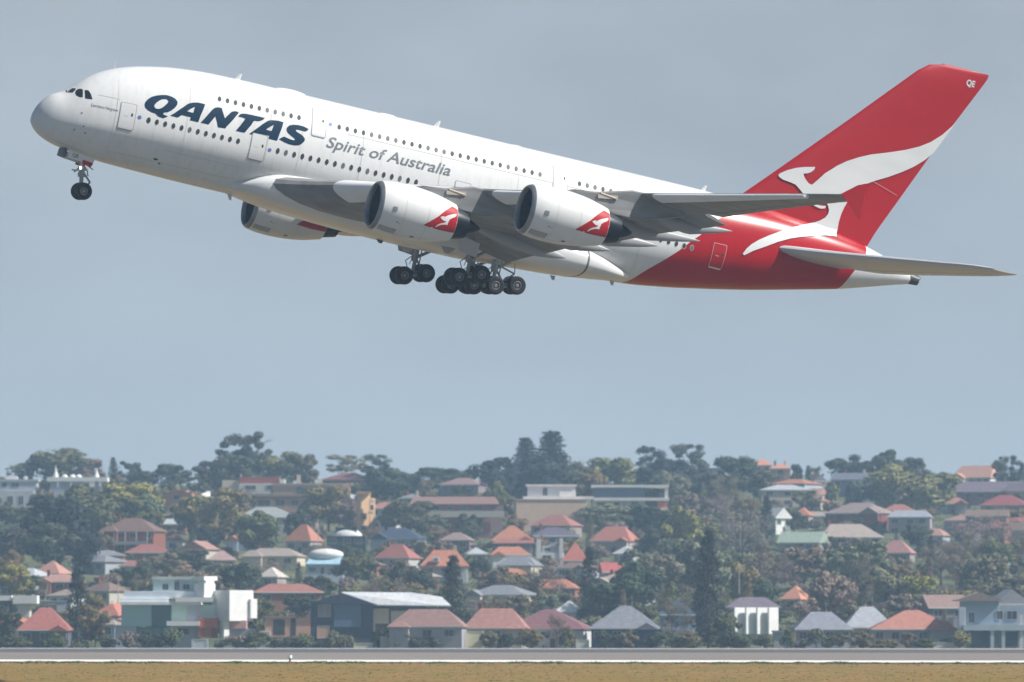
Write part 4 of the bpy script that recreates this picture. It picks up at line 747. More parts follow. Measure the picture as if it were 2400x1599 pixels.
house('pale grey roof among trees below the double-ridged red roof','pale grey roof among trees',1432,1490,1280,1298,1320,'hip',(.48,.5,.52),(.4,.4,.4),win=1)
house('small bright red gable between the narrow cypress and the olive trees','small bright red gable',1408,1490,1318,1341,1366,'side',(.44,.12,.11),(.38,.4,.46),win=2,chim=0)
house('hazy grey slab block on the skyline left of the olive dome tree','hazy grey slab on the skyline',1318,1392,1094,1097,1145,'flat',GREY,(.36,.33,.36),win=3,rows=1,name='apartment_block',cat='apartment block')
house('hazy grey flat building behind the dark umbrella trees','hazy grey building behind the umbrella trees',1640,1706,1095,1099,1140,'flat',(.4,.4,.42),(.34,.33,.36),win=2,name='building',cat='building')
house('terracotta-roofed house on the skyline right of the umbrella trees','terracotta house on the skyline',1764,1812,1074,1090,1115,'hip',SALMON,PEACH,win=2,chim=0)
house('second terracotta roof on the skyline, lower and to the right','lower terracotta roof on the skyline',1802,1856,1087,1098,1122,'hip',SALMON,(.5,.3,.25),win=1,chim=2)
house('grey gabled house with two cream chimneys below the right skyline trees','grey gabled house with cream chimneys',1906,1940,1114,1128,1165,'front',GREY,(.42,.40,.44),win=1,chim=1)
house('long slate-roofed house joined behind the grey gable','long slate-roofed house',1938,2050,1108,1124,1165,'side',(.16,.17,.22),(.2,.22,.3),win=3,chim=2)
house('salmon-pink broad roof on the skyline at the far right','broad salmon roof on the skyline',2214,2338,1091,1120,1142,'hip',(.55,.30,.23),(.66,.66,.64),win=5,ridge=.78)
house('white walled house beside the broad salmon roof','white house beside the salmon roof',2330,2392,1115,1122,1148,'flat',WH,WWHITE,win=2,rows=1)
house('bright white gabled house with a round gable window right of the dark cypress','bright white gabled house',1806,1864,1190,1214,1252,'front',WH,(.84,.84,.80),win=2,rows=1,d=5,yaw=34,protect=True)
house('small orange roof tucked behind the bright white gable','small orange roof behind the white gable',1856,1900,1190,1208,1240,'hip',ORANGE,(.35,.3,.3),win=1)
house('wide grey-brown hip roof with dark red walls in the right middle of the hill','wide grey-brown roofed house',1916,2082,1178,1203,1246,'hip',(.30,.23,.22),(.22,.07,.07),win=4)
house('red-ridged roof above a white fascia right of the wide grey-brown roof','red-ridged house',2064,2148,1182,1197,1228,'hip',TERRA,(.45,.47,.52),win=2)
house('grey-blue skillion-roofed house with a white fascia below the red ridge','grey-blue house with white fascia',2076,2185,1196,1212,1250,'hip',(.33,.35,.40),(.38,.33,.36),win=3,ridge=.7)
house('pale green metal-roofed shed below the bright white gable','pale green roofed shed',1812,1930,1246,1272,1292,'side',GREEN,(.3,.34,.3),win=2,name='shed',cat='shed')
house('broad tan-roofed house behind the pale green shed','broad tan-roofed house',1915,2078,1228,1258,1284,'hip',TAN,(.38,.3,.28),win=4,chim=1,ridge=.5)
house('muted pink hip roof right of the broad tan roof','muted pink hip roof',2052,2140,1266,1296,1320,'hip',(.40,.20,.19),(.3,.25,.25),win=2)
house('dark purple long roof at the right edge below the salmon one','dark purple long roof at the right edge',2212,2420,1128,1152,1185,'hip',(.17,.13,.17),(.25,.15,.17),win=6,ridge=.8)
house('maroon roof with an orange edge at the right side of the hill','maroon roof at the right side',2290,2410,1160,1184,1212,'hip',(.30,.08,.09),(.45,.22,.17),win=3)
house('orange gabled roof cut by the right edge of the picture','orange gable at the right edge',2366,2440,1266,1300,1325,'front',ORANGE,PEACH,win=1)
house('small brick cottage with two white posts above the glass house','brick cottage with the two white posts',205,294,1290,1302,1332,'hip',GREY,(.32,.10,.08),win=3)
house('small peach hip roof between the dark trees on the left','small peach hip roof on the left',72,150,1314,1344,1372,'hip',(.50,.26,.20),(.2,.2,.27),win=2)
house('grey-pink roof with an orange gable end left of the light blue house','grey-pink roof with the orange end',486,556,1290,1312,1345,'hip',(.42,.28,.26),(.5,.3,.25),win=2)
house('little cottage with a rounded pale thatch-coloured roof','little pale-roofed cottage',600,658,1330,1352,1378,'hip',(.58,.52,.48),(.35,.3,.28),win=1)
house('peach pyramid roof right of the tall pine, above the white blocky house','peach pyramid roof right of the tall pine',1822,1884,1372,1404,1430,'pyr',(.62,.27,.18),(.45,.35,.3),win=1)
house('tiny pink roof among trees left of the grey-green tree','tiny pink roof among trees',1812,1860,1334,1352,1372,'hip',(.5,.2,.17),(.3,.25,.25),win=1)
house('small pink gable below the thin cypress on the right','small pink gable on the right',2230,2275,1338,1362,1385,'front',(.5,.2,.17),(.48,.25,.22),win=1)
house('two-winged white cottage high at the right edge','two-winged white cottage',2325,2376,1318,1326,1348,'hip',WH,WWHITE,win=2)
house('white house with an orange roof cut by the right edge','white orange-roofed house at the right edge',2376,2450,1352,1368,1395,'front',ORANGE,WWHITE,win=1)
# --- front row, left to right
blocks('white blocky house with a flat roof at the left edge of the front row','white blocky house at the left edge',40,1480,
 [('roof',-20,1396,28,1408,0,7,W_(WWHITE)),('roof',32,1396,88,1415,-.6,7,W_(WWHITE)),('wall',36,1415,70,1480,0,6,W_((.62,.56,.52))),('wall',-20,1408,22,1480,1,6,W_((.12,.13,.13))),('window',-5,1420,10,1440,1,0,None)])
house('red-roofed bungalow at the left end of the front row','red-roofed bungalow at the left end',40,166,1424,1476,1520,'hip',(.38,.14,.12),(.13,.13,.16),win=3,d=9,ridge=.2)
house('blue-grey flat shed behind the left red bungalow','blue-grey flat shed',96,156,1406,1410,1440,'flat',(.36,.40,.46),(.33,.36,.42),win=1,name='shed',cat='shed')
house('bright orange-red hip roof left of the glass house','orange-red roof beside the glass house',205,292,1414,1442,1490,'hip',(.50,.19,.14),(.45,.25,.2),win=2,d=8,ridge=.8)
blocks('big white and green-glass modern house stepped over three floors','green-glass modern house',430,1521,
 [('wall',283,1402,395,1416,.0,8,W_((.82,.86,.9))),('terrace_slab',282,1411,470,1418,-.6,8,W_((.80,.80,.80))),('wall',285,1418,355,1468,.3,8,GREENGL),('wall',355,1418,402,1470,1,8,mat('dark_green_glass',(.05,.13,.15),rough=.15)),('wall',402,1418,505,1470,.6,8,MINT),
  ('wall',358,1357,412,1386,2,5,AQUA),('wall',412,1357,462,1386,2.5,5,AQUA),('roof',355,1352,470,1358,1.5,6.5,W_((.55,.62,.62))),('window',380,1369,394,1383,2,0,None),('window',408,1363,420,1384,2,0,None),('window',428,1369,443,1382,2.5,0,None),('wall',290,1386,470,1403,.8,7,W_((.66,.72,.78))),
  ('tower',460,1368,499,1412,-.5,4,W_(WWHITE),48),('roof',456,1351,502,1361,-.4,5,W_(WWHITE),48),('tower',468,1362,498,1370,-.4,3.6,W_(WWHITE),48),('terrace_slab',412,1400,500,1411,-.8,3,W_(WWHITE)),
  ('tower',505,1384,584,1456,-1,6,W_(WWHITE),42),('tower',578,1404,600,1450,-.6,5,W_(WWHITE),42),('column',519,1454,536,1500,-1,1.4,W_(WWHITE),42),('wall',534,1454,578,1474,0,5,W_((.62,.36,.32))),('wall',536,1474,600,1521,.5,5,W_((.34,.36,.42))),
  ('canopy',392,1456,470,1467,-1.4,3,W_(WWHITE)),('wall',440,1414,470,1456,.3,3,W_((.55,.57,.62))),('wall',466,1449,511,1472,-1.2,2,RUST),('wall',466,1472,496,1494,-1.1,2,W_((.42,.11,.05))),('wall',496,1472,511,1496,-.9,2,W_((.20,.07,.05))),
  ('wall',270,1468,320,1521,.6,6,W_((.40,.44,.50))),('wall',320,1470,402,1521,1.4,6,W_((.14,.28,.30))),('column',384,1470,405,1521,-.2,1,W_((.20,.42,.40))),('wall',405,1467,466,1521,.5,6,W_((.38,.42,.48))),('window',410,1472,445,1488,.5,0,None),('window',290,1480,306,1500,.6,0,None),('window',330,1478,352,1496,1.4,0,None)],key=(282,1350,600,1480))
blocks('low peach-walled terrace with dark openings left of the dark blue house','peach-walled terrace',675,1521,
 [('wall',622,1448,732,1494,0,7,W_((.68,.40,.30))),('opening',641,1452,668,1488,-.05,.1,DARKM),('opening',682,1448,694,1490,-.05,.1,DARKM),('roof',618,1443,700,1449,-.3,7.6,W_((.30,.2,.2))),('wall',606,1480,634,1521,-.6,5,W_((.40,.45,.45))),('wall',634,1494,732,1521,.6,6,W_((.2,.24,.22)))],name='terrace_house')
def glasswall(root,w,d,H,rh,s,dz): pass
blocks('dark blue two-storey house under a long low white roof','dark blue house with the white roof',890,1521,
 [('wall',728,1408,875,1521,0,10,W_(WDARK)),('wall',783,1412,846,1470,-.25,1,mat('blue_panel',(.10,.17,.26),rough=.4)),('window',746,1417,776,1446,0,0,mat('pinkish_blind',(.32,.27,.28))),('window',744,1468,772,1496,0,0,mat('peach_blind',(.6,.36,.26))),('wall',874,1420,1000,1460,1.6,8,W_((.10,.12,.14))),('wall',876,1426,912,1462,.6,2,W_((.72,.60,.46))),('wall',916,1432,958,1462,.4,2,W_((.74,.64,.50))),('wall',961,1430,1000,1450,.6,2,W_((.72,.64,.50))),('column',874,1430,880,1486,.3,.8,W_(CREAM)),('wall',880,1462,1030,1521,3,6,W_((.2,.2,.22)))],key=(727,1387,1000,1450))
rb=[o for o in bpy.data.objects if o.get('_s')=='dark blue house with the white roof'][0]; Yb=depth_of(1521); sb=Yb/FPX; dzb=at(890,1521,Yb).z-gz(Yb)+.3
zz=(1521-1411)*sb+dzb
vs=[((800-890)*sb,.5,zz+1.9),((885-890)*sb,-1.2,zz-.5),((1058-890)*sb,-1.2,zz-.7),((1035-890)*sb,4,zz+1.0),((975-890)*sb,8,zz+1.9),((800-890)*sb,8,zz+2.0)]; n=len(vs)
vs=vs+[(a,b,c-.22) for a,b,c in vs]; fixn(mesh('roof',vs,[tuple(range(n)),tuple(range(2*n-1,n-1,-1))]+[(i,(i+1)%n,n+(i+1)%n,n+i) for i in range(n)],rmat((.62,.64,.66)),rb))
vs=[((725-890)*sb,-.8,zz-.3),((800-890)*sb,-.8,zz+1.7),((885-890)*sb,-.8,zz-.5),((725-890)*sb,8,zz-.3),((800-890)*sb,8,zz+1.7),((885-890)*sb,8,zz-.5)]
fixn(mesh('gable_roof',vs,[(0,1,2),(5,4,3),(0,3,4,1),(1,4,5,2),(0,2,5,3)],rmat(NAVYR),rb))
house('brown-pink hip-roofed bungalow left of the tall cypress','brown-pink bungalow left of the cypress',904,1092,1428,1468,1520,'hip',(.32,.19,.17),(.36,.36,.40),win=3,d=7,Y=1235,ridge=.5)
house('pinkish tiled bungalow with a white chimney right of the tall cypress','pinkish bungalow right of the cypress',1082,1236,1426,1472,1521,'hip',(.40,.20,.17),(.50,.48,.44),win=3,d=8,chim=1,ridge=.5)
house('maroon hip-roofed bungalow with white walls behind the leafless tree','maroon bungalow with white walls',1176,1384,1428,1473,1521,'hip',(.25,.12,.13),(.62,.62,.62),win=5,d=9,Y=1262,ridge=.12)
house('white tent-shaped roof standing above the maroon bungalow','white tent-shaped roof',1294,1358,1408,1434,1470,'pyr',(.86,.86,.84),(.6,.6,.6),win=1,d=5)
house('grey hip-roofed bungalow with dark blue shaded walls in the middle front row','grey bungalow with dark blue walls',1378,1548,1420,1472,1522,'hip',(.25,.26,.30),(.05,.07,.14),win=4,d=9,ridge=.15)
house('blue-grey gabled wall standing between the grey bungalow and the tall pine','blue-grey gabled house beside the tall pine',1545,1636,1408,1440,1521,'front',(.20,.27,.36),(.28,.36,.46),win=2,Y=1275)
blocks('bright white two-storey house with three tall window bays right of the tall pine','bright white three-bay house',1766,1505,
 [('wall',1716,1432,1818,1488,0,8,W_((.62,.64,.68))),('bay',1719,1424,1744,1486,-1.5,.5,W_((.86,.86,.84)),35),('bay',1746,1424,1770,1486,-1.5,.5,W_((.86,.86,.84)),35),('bay',1772,1424,1797,1486,-1.5,.5,W_((.86,.86,.84)),35),('bay',1799,1424,1822,1486,-1.5,.5,W_((.86,.86,.84)),35),('wall',1722,1458,1818,1484,-.7,1.0,W_((.86,.86,.84)),0),('wall',1722,1486,1800,1505,.2,6,W_((.72,.72,.7))),('window',1744,1428,1751,1446,0,0,None),('window',1772,1428,1781,1446,0,0,None),('window',1802,1428,1812,1442,0,0,None)])
rb=[o for o in bpy.data.objects if o.get('_s')=='bright white three-bay house'][0]; sb=depth_of(1505)/FPX; dzb=at(1766,1505,depth_of(1505)).z-gz(depth_of(1505))+.3
roof_mesh(rb,'hip',122*sb,9,81*sb+dzb,24*sb,rmat((.19,.16,.20)),cx=0,cy=4.3,ridge=.45); keyrects.append((1700,1400,1826,1480,depth_of(1505)))
blocks('small grey garden shed with a brick pier right of the bright white house','grey garden shed',1835,1524,[('wall',1812,1482,1856,1524,0,4,W_((.42,.42,.46))),('roof',1810,1478,1868,1483,-.3,4.6,W_(GREY)),('pier',1856,1480,1865,1524,-.3,.8,W_((.6,.36,.26)))],name='shed',cat='shed')
house('slate-grey roofed bungalow with two pale roof planes in the right front row','slate-grey bungalow',1860,2000,1434,1474,1523,'hip',(.26,.27,.32),(.24,.28,.38),win=4,d=9,ridge=.35)
house('pale grey gable-roofed house joined behind the slate-grey bungalow','pale grey gabled house behind the slate one',1975,2100,1422,1470,1522,'hip',(.40,.42,.46),(.34,.33,.36),win=3,d=9,Y=1275,ridge=.25)
house('orange-pink hip-roofed bungalow in the right front row','orange-pink hip-roofed bungalow',2040,2246,1430,1474,1523,'hip',(.48,.21,.16),(.36,.33,.34),win=6,d=10,ridge=.16)
blocks('blue-grey two-storey house with a wide balcony at the right end of the front row','blue-grey balcony house',2330,1525,
 [('wall',2256,1404,2342,1525,1.2,8,W_((.30,.38,.46))),('wall',2246,1424,2262,1525,-.2,2,W_((.50,.55,.62))),('balcony',2256,1464,2410,1478,-.8,2.2,W_((.46,.53,.60))),('opening',2276,1480,2318,1525,.9,.3,W_((.10,.16,.22))),('wall',2340,1420,2420,1525,1.4,8,W_((.34,.40,.48))),('window',2336,1432,2350,1452,1.2,0,None),('window',2360,1432,2384,1452,1.35,0,None),('column',2320,1478,2328,1525,-.6,.7,W_((.55,.58,.62))),('column',2346,1478,2354,1525,-.6,.7,W_((.5,.54,.6))),('opening',2356,1482,2386,1515,1.2,.3,W_((.06,.08,.14))),('column',2388,1440,2396,1525,-.5,.8,W_((.7,.7,.7))),('window',2270,1436,2284,1460,1.2,0,None)],key=(2246,1400,2400,1500))
rb=[o for o in bpy.data.objects if o.get('_s')=='blue-grey balcony house'][0]; sb=depth_of(1525)/FPX; dzb=at(2330,1525,depth_of(1525)).z-gz(depth_of(1525))+.3
roof_mesh(rb,'front',100*sb,9,118*sb+dzb,19*sb,rmat((.34,.26,.24)),cx=(2295-2330)*sb,cy=5)
house('navy-gabled house rising behind the blue-grey balcony house','navy-gabled house',2322,2420,1382,1416,1460,'front',(.30,.30,.34),(.07,.10,.17),win=2,d=8)
house('brown low-pitched roof left of the blue-grey balcony house','brown low-pitched roof',2168,2275,1394,1424,1470,'side',(.30,.20,.18),(.2,.2,.25),win=2,d=8)
NH0=len(houses)
# more houses of the suburb, filling the slope between the ones above
fh=random.Random(21); hu=set(); cnt=0
RC=[('orange',ORANGE),('terracotta',TERRA),('dull red',(.30,.11,.09)),('brown',(.22,.15,.12)),('grey',GREY),('pale grey',LG),('pinkish',(.42,.24,.20)),('tan',TAN),('faded red',(.36,.17,.14))]
WC=[('cream',(.60,.54,.42)),('white',(.74,.74,.72)),('brick',(.28,.13,.10)),('grey',(.38,.40,.43)),('beige',BEIGE),('pale blue',(.42,.48,.56))]
for _ in range(6000):
    if cnt>=58: break
    vb=fh.uniform(1172,1498); u=fh.uniform(-10,2410); Y=depth_of(vb); s=Y/FPX; wp=fh.uniform(8.5,18)/s; hh=fh.choice((3.0,3.2,5.6)); rr=fh.uniform(1.4,2.4)
    ve=vb-hh/s; vr=ve-rr/s; r=(u-wp/2,vr,u+wp/2,vb)
    if vr<1120 or (u>1480 and 1285<vb<1460) or (1560<u<1800) or (u<330 and vb<1345) or (400<u<520 and vb<1290): continue
    bad=False
    for k in keyrects:
        ox=min(r[2],k[2])-max(r[0],k[0]); oy=min(r[3],k[3])-max(r[1],k[1])
        if ox>wp*.22 and oy>(3 if Y<k[4]+1 else 9): bad=True; break
        if ox>0 and abs(Y-k[4])<13 : bad=True; break
    if bad: continue
    rn_,rc=fh.choice(RC); wn,wc=fh.choice(WC); kd=fh.choices(('hip','side','front'),(.55,.25,.2))[0]
    if kd=='front' and wp*s>11: kd='hip'
    near=sorted(((abs(u-h[1])+1.6*abs(vb-h[2]-10)),h) for h in houses[:NH0])[:8]; near=[h for _,h in near]
    def rl(h):
        du,dv=u-h[1],(vr+vb)/2-h[2]
        return ('right of' if du>0 else 'left of') if abs(du)>abs(dv)*1.3 else ('below' if dv>0 else 'above')
    st='two-storey ' if hh>5 else ''; base=f'{st}{wn} house with {"an" if rn_[0]=="o" else "a"} {rn_} {"gabled" if kd!="hip" else "hipped"} roof'
    cs=[f'{base} {rl(h)} the {h[0]}' for h in near]+[f'{st}{wn} {rn_}-roofed house {rl(near[0])} the {near[0][0]}']
    cs=[c for c in cs if len(c.split())<=16 and c not in hu]
    if not cs: continue
    hu.add(cs[0]); jit=lambda c:tuple(min(1,x*fh.uniform(.92,1.08)) for x in c)
    rt_=house(cs[0],rn_+'-roofed '+wn+' house',u-wp/2,u+wp/2,vr,ve,vb,kd,rc,wc,win=3 if wp*s>10 else 2,chim=fh.choice((0,0,1)),yaw=fh.uniform(-42,12),ridge=fh.choice((None,.3,.5)) if kd=='hip' else None)
    rt_['group']='houses scattered over the hillside'; houses.pop(); cnt+=1
print('filler houses',cnt)
# garden walls and small yard things in front of the houses
def yard(label,name,cat,u0,u1,v0,v1,c,shape='wall'):
    Y=1238; s=Y/FPX; p=at((u0+u1)/2,v1,Y); w=(u1-u0)*s; h=(v1-v0)*s
    bm=bmesh.new(); bm_box(bm,(0,0,h/2-.2),(w,.35,h+.4)); bm_box(bm,(0,0,h+.05),(w+.15,.5,.12)); 
    for e in (-1,1): bm_box(bm,(e*w/2,0,h/2),(.45,.45,h+.3))
    o=bmobj(name,bm,wmat(c)); o.location=(p.x,p.y,gz(Y)-.0); tag(o,label,cat,None)
for a in (('low cream garden wall in front of the dark blue house','garden_wall','garden wall',832,872,1504,1520,(.78,.74,.58)),('taller cream gate wall below the brown-pink bungalow','garden_wall','garden wall',894,922,1488,1520,(.76,.68,.55)),('yellow-cream wall right of the tall cypress foot','garden_wall','garden wall',1094,1132,1476,1520,(.80,.74,.52)),
 ('short white wall end beside the grey bungalow','garden_wall','garden wall',1352,1378,1484,1508,(.76,.74,.66)),('white fence panel at the foot of the slate-grey bungalow','garden_wall','garden wall',1976,2008,1488,1522,(.66,.66,.68)),('pale low wall below the bright white three-bay house','garden_wall','garden wall',1716,1786,1516,1524,(.76,.77,.76)),
 ('pale patch of wall below the rust-coloured porch','garden_wall','garden wall',452,486,1496,1521,(.62,.64,.68)),('white wall with rounded caps below the orange-pink bungalow','garden_wall','garden wall',2188,2240,1480,1498,(.82,.82,.78))): yard(*a)
# ================================================================ TREES
rnd=random.Random(11)
def leafmat(name,var):
    m=bpy.data.materials.new(name); m.use_nodes=True; t=m.node_tree; b=t.nodes['Principled BSDF']; b.inputs['Roughness'].default_value=.75; b.inputs['Specular IOR Level'].default_value=.25
    tcn=t.nodes.new('ShaderNodeTexCoord'); n=t.nodes.new('ShaderNodeTexNoise'); n.inputs['Scale'].default_value=5; n.inputs['Detail'].default_value=4; t.links.new(tcn.outputs['Object'],n.inputs['Vector'])
    r=t.nodes.new('ShaderNodeMapRange'); r.inputs[1].default_value=.3; r.inputs[2].default_value=.7; r.inputs[3].default_value=1-var; r.inputs[4].default_value=1+var; t.links.new(n.outputs['Fac'],r.inputs[0])
    oi=t.nodes.new('ShaderNodeObjectInfo'); v=t.nodes.new('ShaderNodeVectorMath'); v.operation='SCALE'; t.links.new(oi.outputs['Color'],v.inputs[0]); t.links.new(r.outputs[0],v.inputs['Scale']); t.links.new(v.outputs[0],b.inputs['Base Color'])
    return m
LEAF=leafmat('foliage',.35); BARK=mat('bark',(.12,.09,.07),rough=.9,noise=.3,nscale=8)
def leaves(pts,size,rn):
    vs=[];fs=[]
    for p,nrm in pts:
        n=(nrm+Vector((rn.gauss(0,.5),rn.gauss(0,.5),rn.gauss(0,.5)+.15))).normalized(); a=n.orthogonal().normalized(); b=n.cross(a); q=rn.uniform(0,6.28); a,b=a*math.cos(q)+b*math.sin(q),b*math.cos(q)-a*math.sin(q)
        s=size*rn.uniform(.6,1.35); k=len(vs); vs+= [p-a*s,p+b*s*.7,p+a*s,p-b*s*.7]; fs.append((k,k+1,k+2,k+3))
    return vs,fs
def ball(rn,c,r,n,sq=(1,1,1),out=None):
    out=[] if out is None else out
    for _ in range(n):
        d=Vector((rn.gauss(0,1),rn.gauss(0,1),rn.gauss(0,1))).normalized(); k=rn.uniform(.70,1.0) if rn.random()<.8 else rn.uniform(.2,.7)
        out.append((Vector((c[0]+d.x*r*k*sq[0],c[1]+d.y*r*k*sq[1],c[2]+d.z*r*k*sq[2])),d))
    return out
def crown(kind,seed):
    rn=random.Random(seed); pts=[]; size=.027
    if kind=='round':
        for i in range(rn.randint(16,22)):
            a=rn.uniform(0,6.28); q=math.sqrt(rn.uniform(0,1)); h=rn.uniform(.22,.86); R=math.sin(math.pi*min(.98,(h-.02)/.98))**.55*.36; r=rn.uniform(.09,.17)
            ball(rn,(math.cos(a)*R*q,math.sin(a)*R*q,h),r,260,(1,1,.85),pts)
        ball(rn,(0,0,.5),.30,500,(1,1,1),pts)
    elif kind=='gum':
        size=.024
        for i in range(rn.randint(30,36)):
            a=rn.uniform(0,6.28); h=rn.uniform(.3,.93); R=.40*math.sqrt(rn.uniform(.02,1))*(1.15-abs(h-.6)*1.5); r=rn.uniform(.05,.13)
            ball(rn,(math.cos(a)*R,math.sin(a)*R,h),r,150,(1.1,1.1,.85),pts)
    elif kind=='cone':
        for i in range(70):
            h=.06+.92*i/70; R=.44*(1-h)**.62*min(1,h*5+.3)+.01; 
            for k in range(3):
                a=rn.uniform(0,6.28); ball(rn,(math.cos(a)*R*.55,math.sin(a)*R*.55,h),.05+R*.45,24,(1,1,.20 if False else .14),pts)
        size=.016
    elif kind=='norf':
        size=.022
        for i in range(15):
            h=.16+.80*i/15; R=.46*(1-h)**.75+.03
            for k in range(12):
                a=2*math.pi*k/12+i*.4+rn.gauss(0,.12); L=R*rn.uniform(.7,1.15)
                for j in range(34):
                    t=rn.uniform(.1,1)*L; pts.append((Vector((math.cos(a)*t+rn.gauss(0,.012),math.sin(a)*t+rn.gauss(0,.012),h+.06*t+rn.gauss(0,.012))),Vector((0,0,1))))
    elif kind=='flat':
        size=.02
        for i in range(30):
            a=rn.uniform(0,6.28); h=rn.uniform(.45,.9); R=.42*math.sqrt(rn.random())*(1.25-h*.6); ball(rn,(math.cos(a)*R,math.sin(a)*R,h),rn.uniform(.06,.12),120,(1.25,1.25,.65),pts)
    elif kind=='bare':
        size=.010
        for i in range(26):
            a=rn.uniform(0,6.28); h=rn.uniform(.25,.92); R=.4*math.sqrt(rn.random())*math.sin(math.pi*min(.97,h))**.5; ball(rn,(math.cos(a)*R,math.sin(a)*R,h),rn.uniform(.08,.16),230,(1,1,.9),pts)
    elif kind=='bush':
        size=.04
        for i in range(12):
            a=rn.uniform(0,6.28); R=rn.uniform(0,.33); ball(rn,(math.cos(a)*R,math.sin(a)*R,rn.uniform(.3,.72)),rn.uniform(.14,.26),130,(1,1,1),pts)
    vs,fs=leaves(pts,size,rn)
    zmax=sorted(v.z for v in vs)[int(len(vs)*.992)]; rmax=sorted(abs(v.x) for v in vs)[int(len(vs)*.985)]
    vs=[Vector((v.x*.5/rmax,v.y*.5/rmax,v.z/zmax)) for v in vs]
    me=bpy.data.meshes.new('crown'); me.from_pydata([tuple(v) for v in vs],[],fs); me.materials.append(LEAF); me.update(); return me
def trunk(kind,seed):
    rn=random.Random(seed); bm=bmesh.new()
    top=.9 if kind in('cone','norf') else .55
    bm_tube(bm,(0,0,0),(0,0,top*.6),.030,.020,8); bm_tube(bm,(0,0,top*.6),(0.0,0,top),.020,.008,7)
    if kind not in ('cone','norf'):
        for i in range(9):
            a=rn.uniform(0,6.28); h=rn.uniform(.2,.5); L=rn.uniform(.15,.34); e=(math.cos(a)*L,math.sin(a)*L,h+L*rn.uniform(.8,1.4)); bm_tube(bm,(0,0,h),e,.014,.005,6)
            if kind in('bare','gum','flat'):
                for k in range(4): b=a+rn.gauss(0,.6); bm_tube(bm,e,(e[0]+math.cos(b)*.13,e[1]+math.sin(b)*.13,e[2]+rn.uniform(.03,.16)),.006,.002,5)
    me=bpy.data.meshes.new('trunk'); bm.to_mesh(me); bm.free(); me.materials.append(BARK); return me
NV={'round':5,'gum':4,'cone':2,'norf':2,'flat':2,'bare':3,'bush':3}
LIB={k:[(crown(k,100+i*7+len(k)),trunk(k,50+i)) for i in range(n)] for k,n in NV.items()}
TREES=[]
DK=(.062,.074,.042); MG=(.108,.116,.050); OL=(.200,.168,.068); YG=(.27,.25,.058); GG=(.180,.172,.108); BR=(.20,.15,.11); PB=(.24,.18,.165); BL=(.026,.036,.032)
YO=(.20,.19,.055)
CN={YO:'golden olive',DK:'dark green',MG:'mid green',OL:'olive',YG:'yellow-green',GG:'grey-green',BR:'brownish',PB:'pinkish brown',BL:'very dark green'}
KN={'round':('tree','bushy broadleaf tree'),'gum':('gum_tree','open-crowned gum tree'),'cone':('cypress_tree','narrow cypress'),'norf':('pine_tree','tiered pine'),'flat':('pine_tree','flat-topped pine'),'bare':('leafless_tree','leafless twiggy tree'),'bush':('shrub','rounded shrub')}
used=set()
def relate(u,v):
    L=sorted(((abs(u-h[1])+1.6*abs(v-h[2])),h) for h in houses); return [h for _,h in L[:6]]
def tree(u,vb,vt,wpx,kind='round',c=MG,label=None,Y=None):
    Y=Y or depth_of(vb); s=Y/FPX; p=at(u,vb,Y); g=gz(Y); h=(vb-vt)*s+(p.z-g); w=wpx*s
    nm,desc=KN[kind]; size='tall' if h>13 else 'small' if h<6 else ''
    wd_='wide ' if w>h*1.15 and kind!='bush' else ''
    if not label:
        base=' '.join(x for x in (size,wd_.strip(),CN[c],desc) if x)
        vm=(vb+vt)/2; done=False
        near=relate(u,vm)
        def rel(h):
            du,dv=u-h[1],vm-h[2]
            if abs(du)>abs(dv)*1.3: return 'right of' if du>0 else 'left of'
            return 'below' if dv>0 else 'above'
        cands=[f'{base} {rel(h)} the {h[0]}' for h in near[:3]]
        for i in range(3):
            for j in range(i+1,6): cands.append(f'{base} {rel(near[i])} the {near[i][0]} and {rel(near[j])} the {near[j][0]}')
        cands=[x for x in cands if len(x.split())<=16]+cands
        for x in cands:
            if x not in used and len(x.split())<=16: label=x; break
        else:
            for x in ('thinner ','fuller ','rounder ','slighter ','lower ','higher '):
                l=cands[0].replace(CN[c],x+CN[c],1)
                if l not in used: label=l; break
            else: label=cands[0]+' again'
    used.add(label)
    root=empty(nm,(p.x,p.y,g-.05),label,'shrub' if kind=='bush' else 'tree','trees and shrubs on the hillside',rot=(0,0,rnd.uniform(0,6.28)))
    cm,tm=rnd.choice(LIB[kind]); j=lambda:rnd.uniform(.88,1.14)
    o=bpy.data.objects.new('crown',cm); COL.objects.link(o); o.parent=root; o.scale=(w,w*rnd.uniform(.85,1.0),h); o.color=(c[0]*j(),c[1]*j(),c[2]*j(),1)
    o=bpy.data.objects.new('trunk',tm); COL.objects.link(o); o.parent=root; k=max(.5,min(w,h)/h*1.2); o.scale=(h*k if kind!='bare' else w,h*k if kind!='bare' else w,h)
    TREES.append((u,vb,vt,wpx,Y))
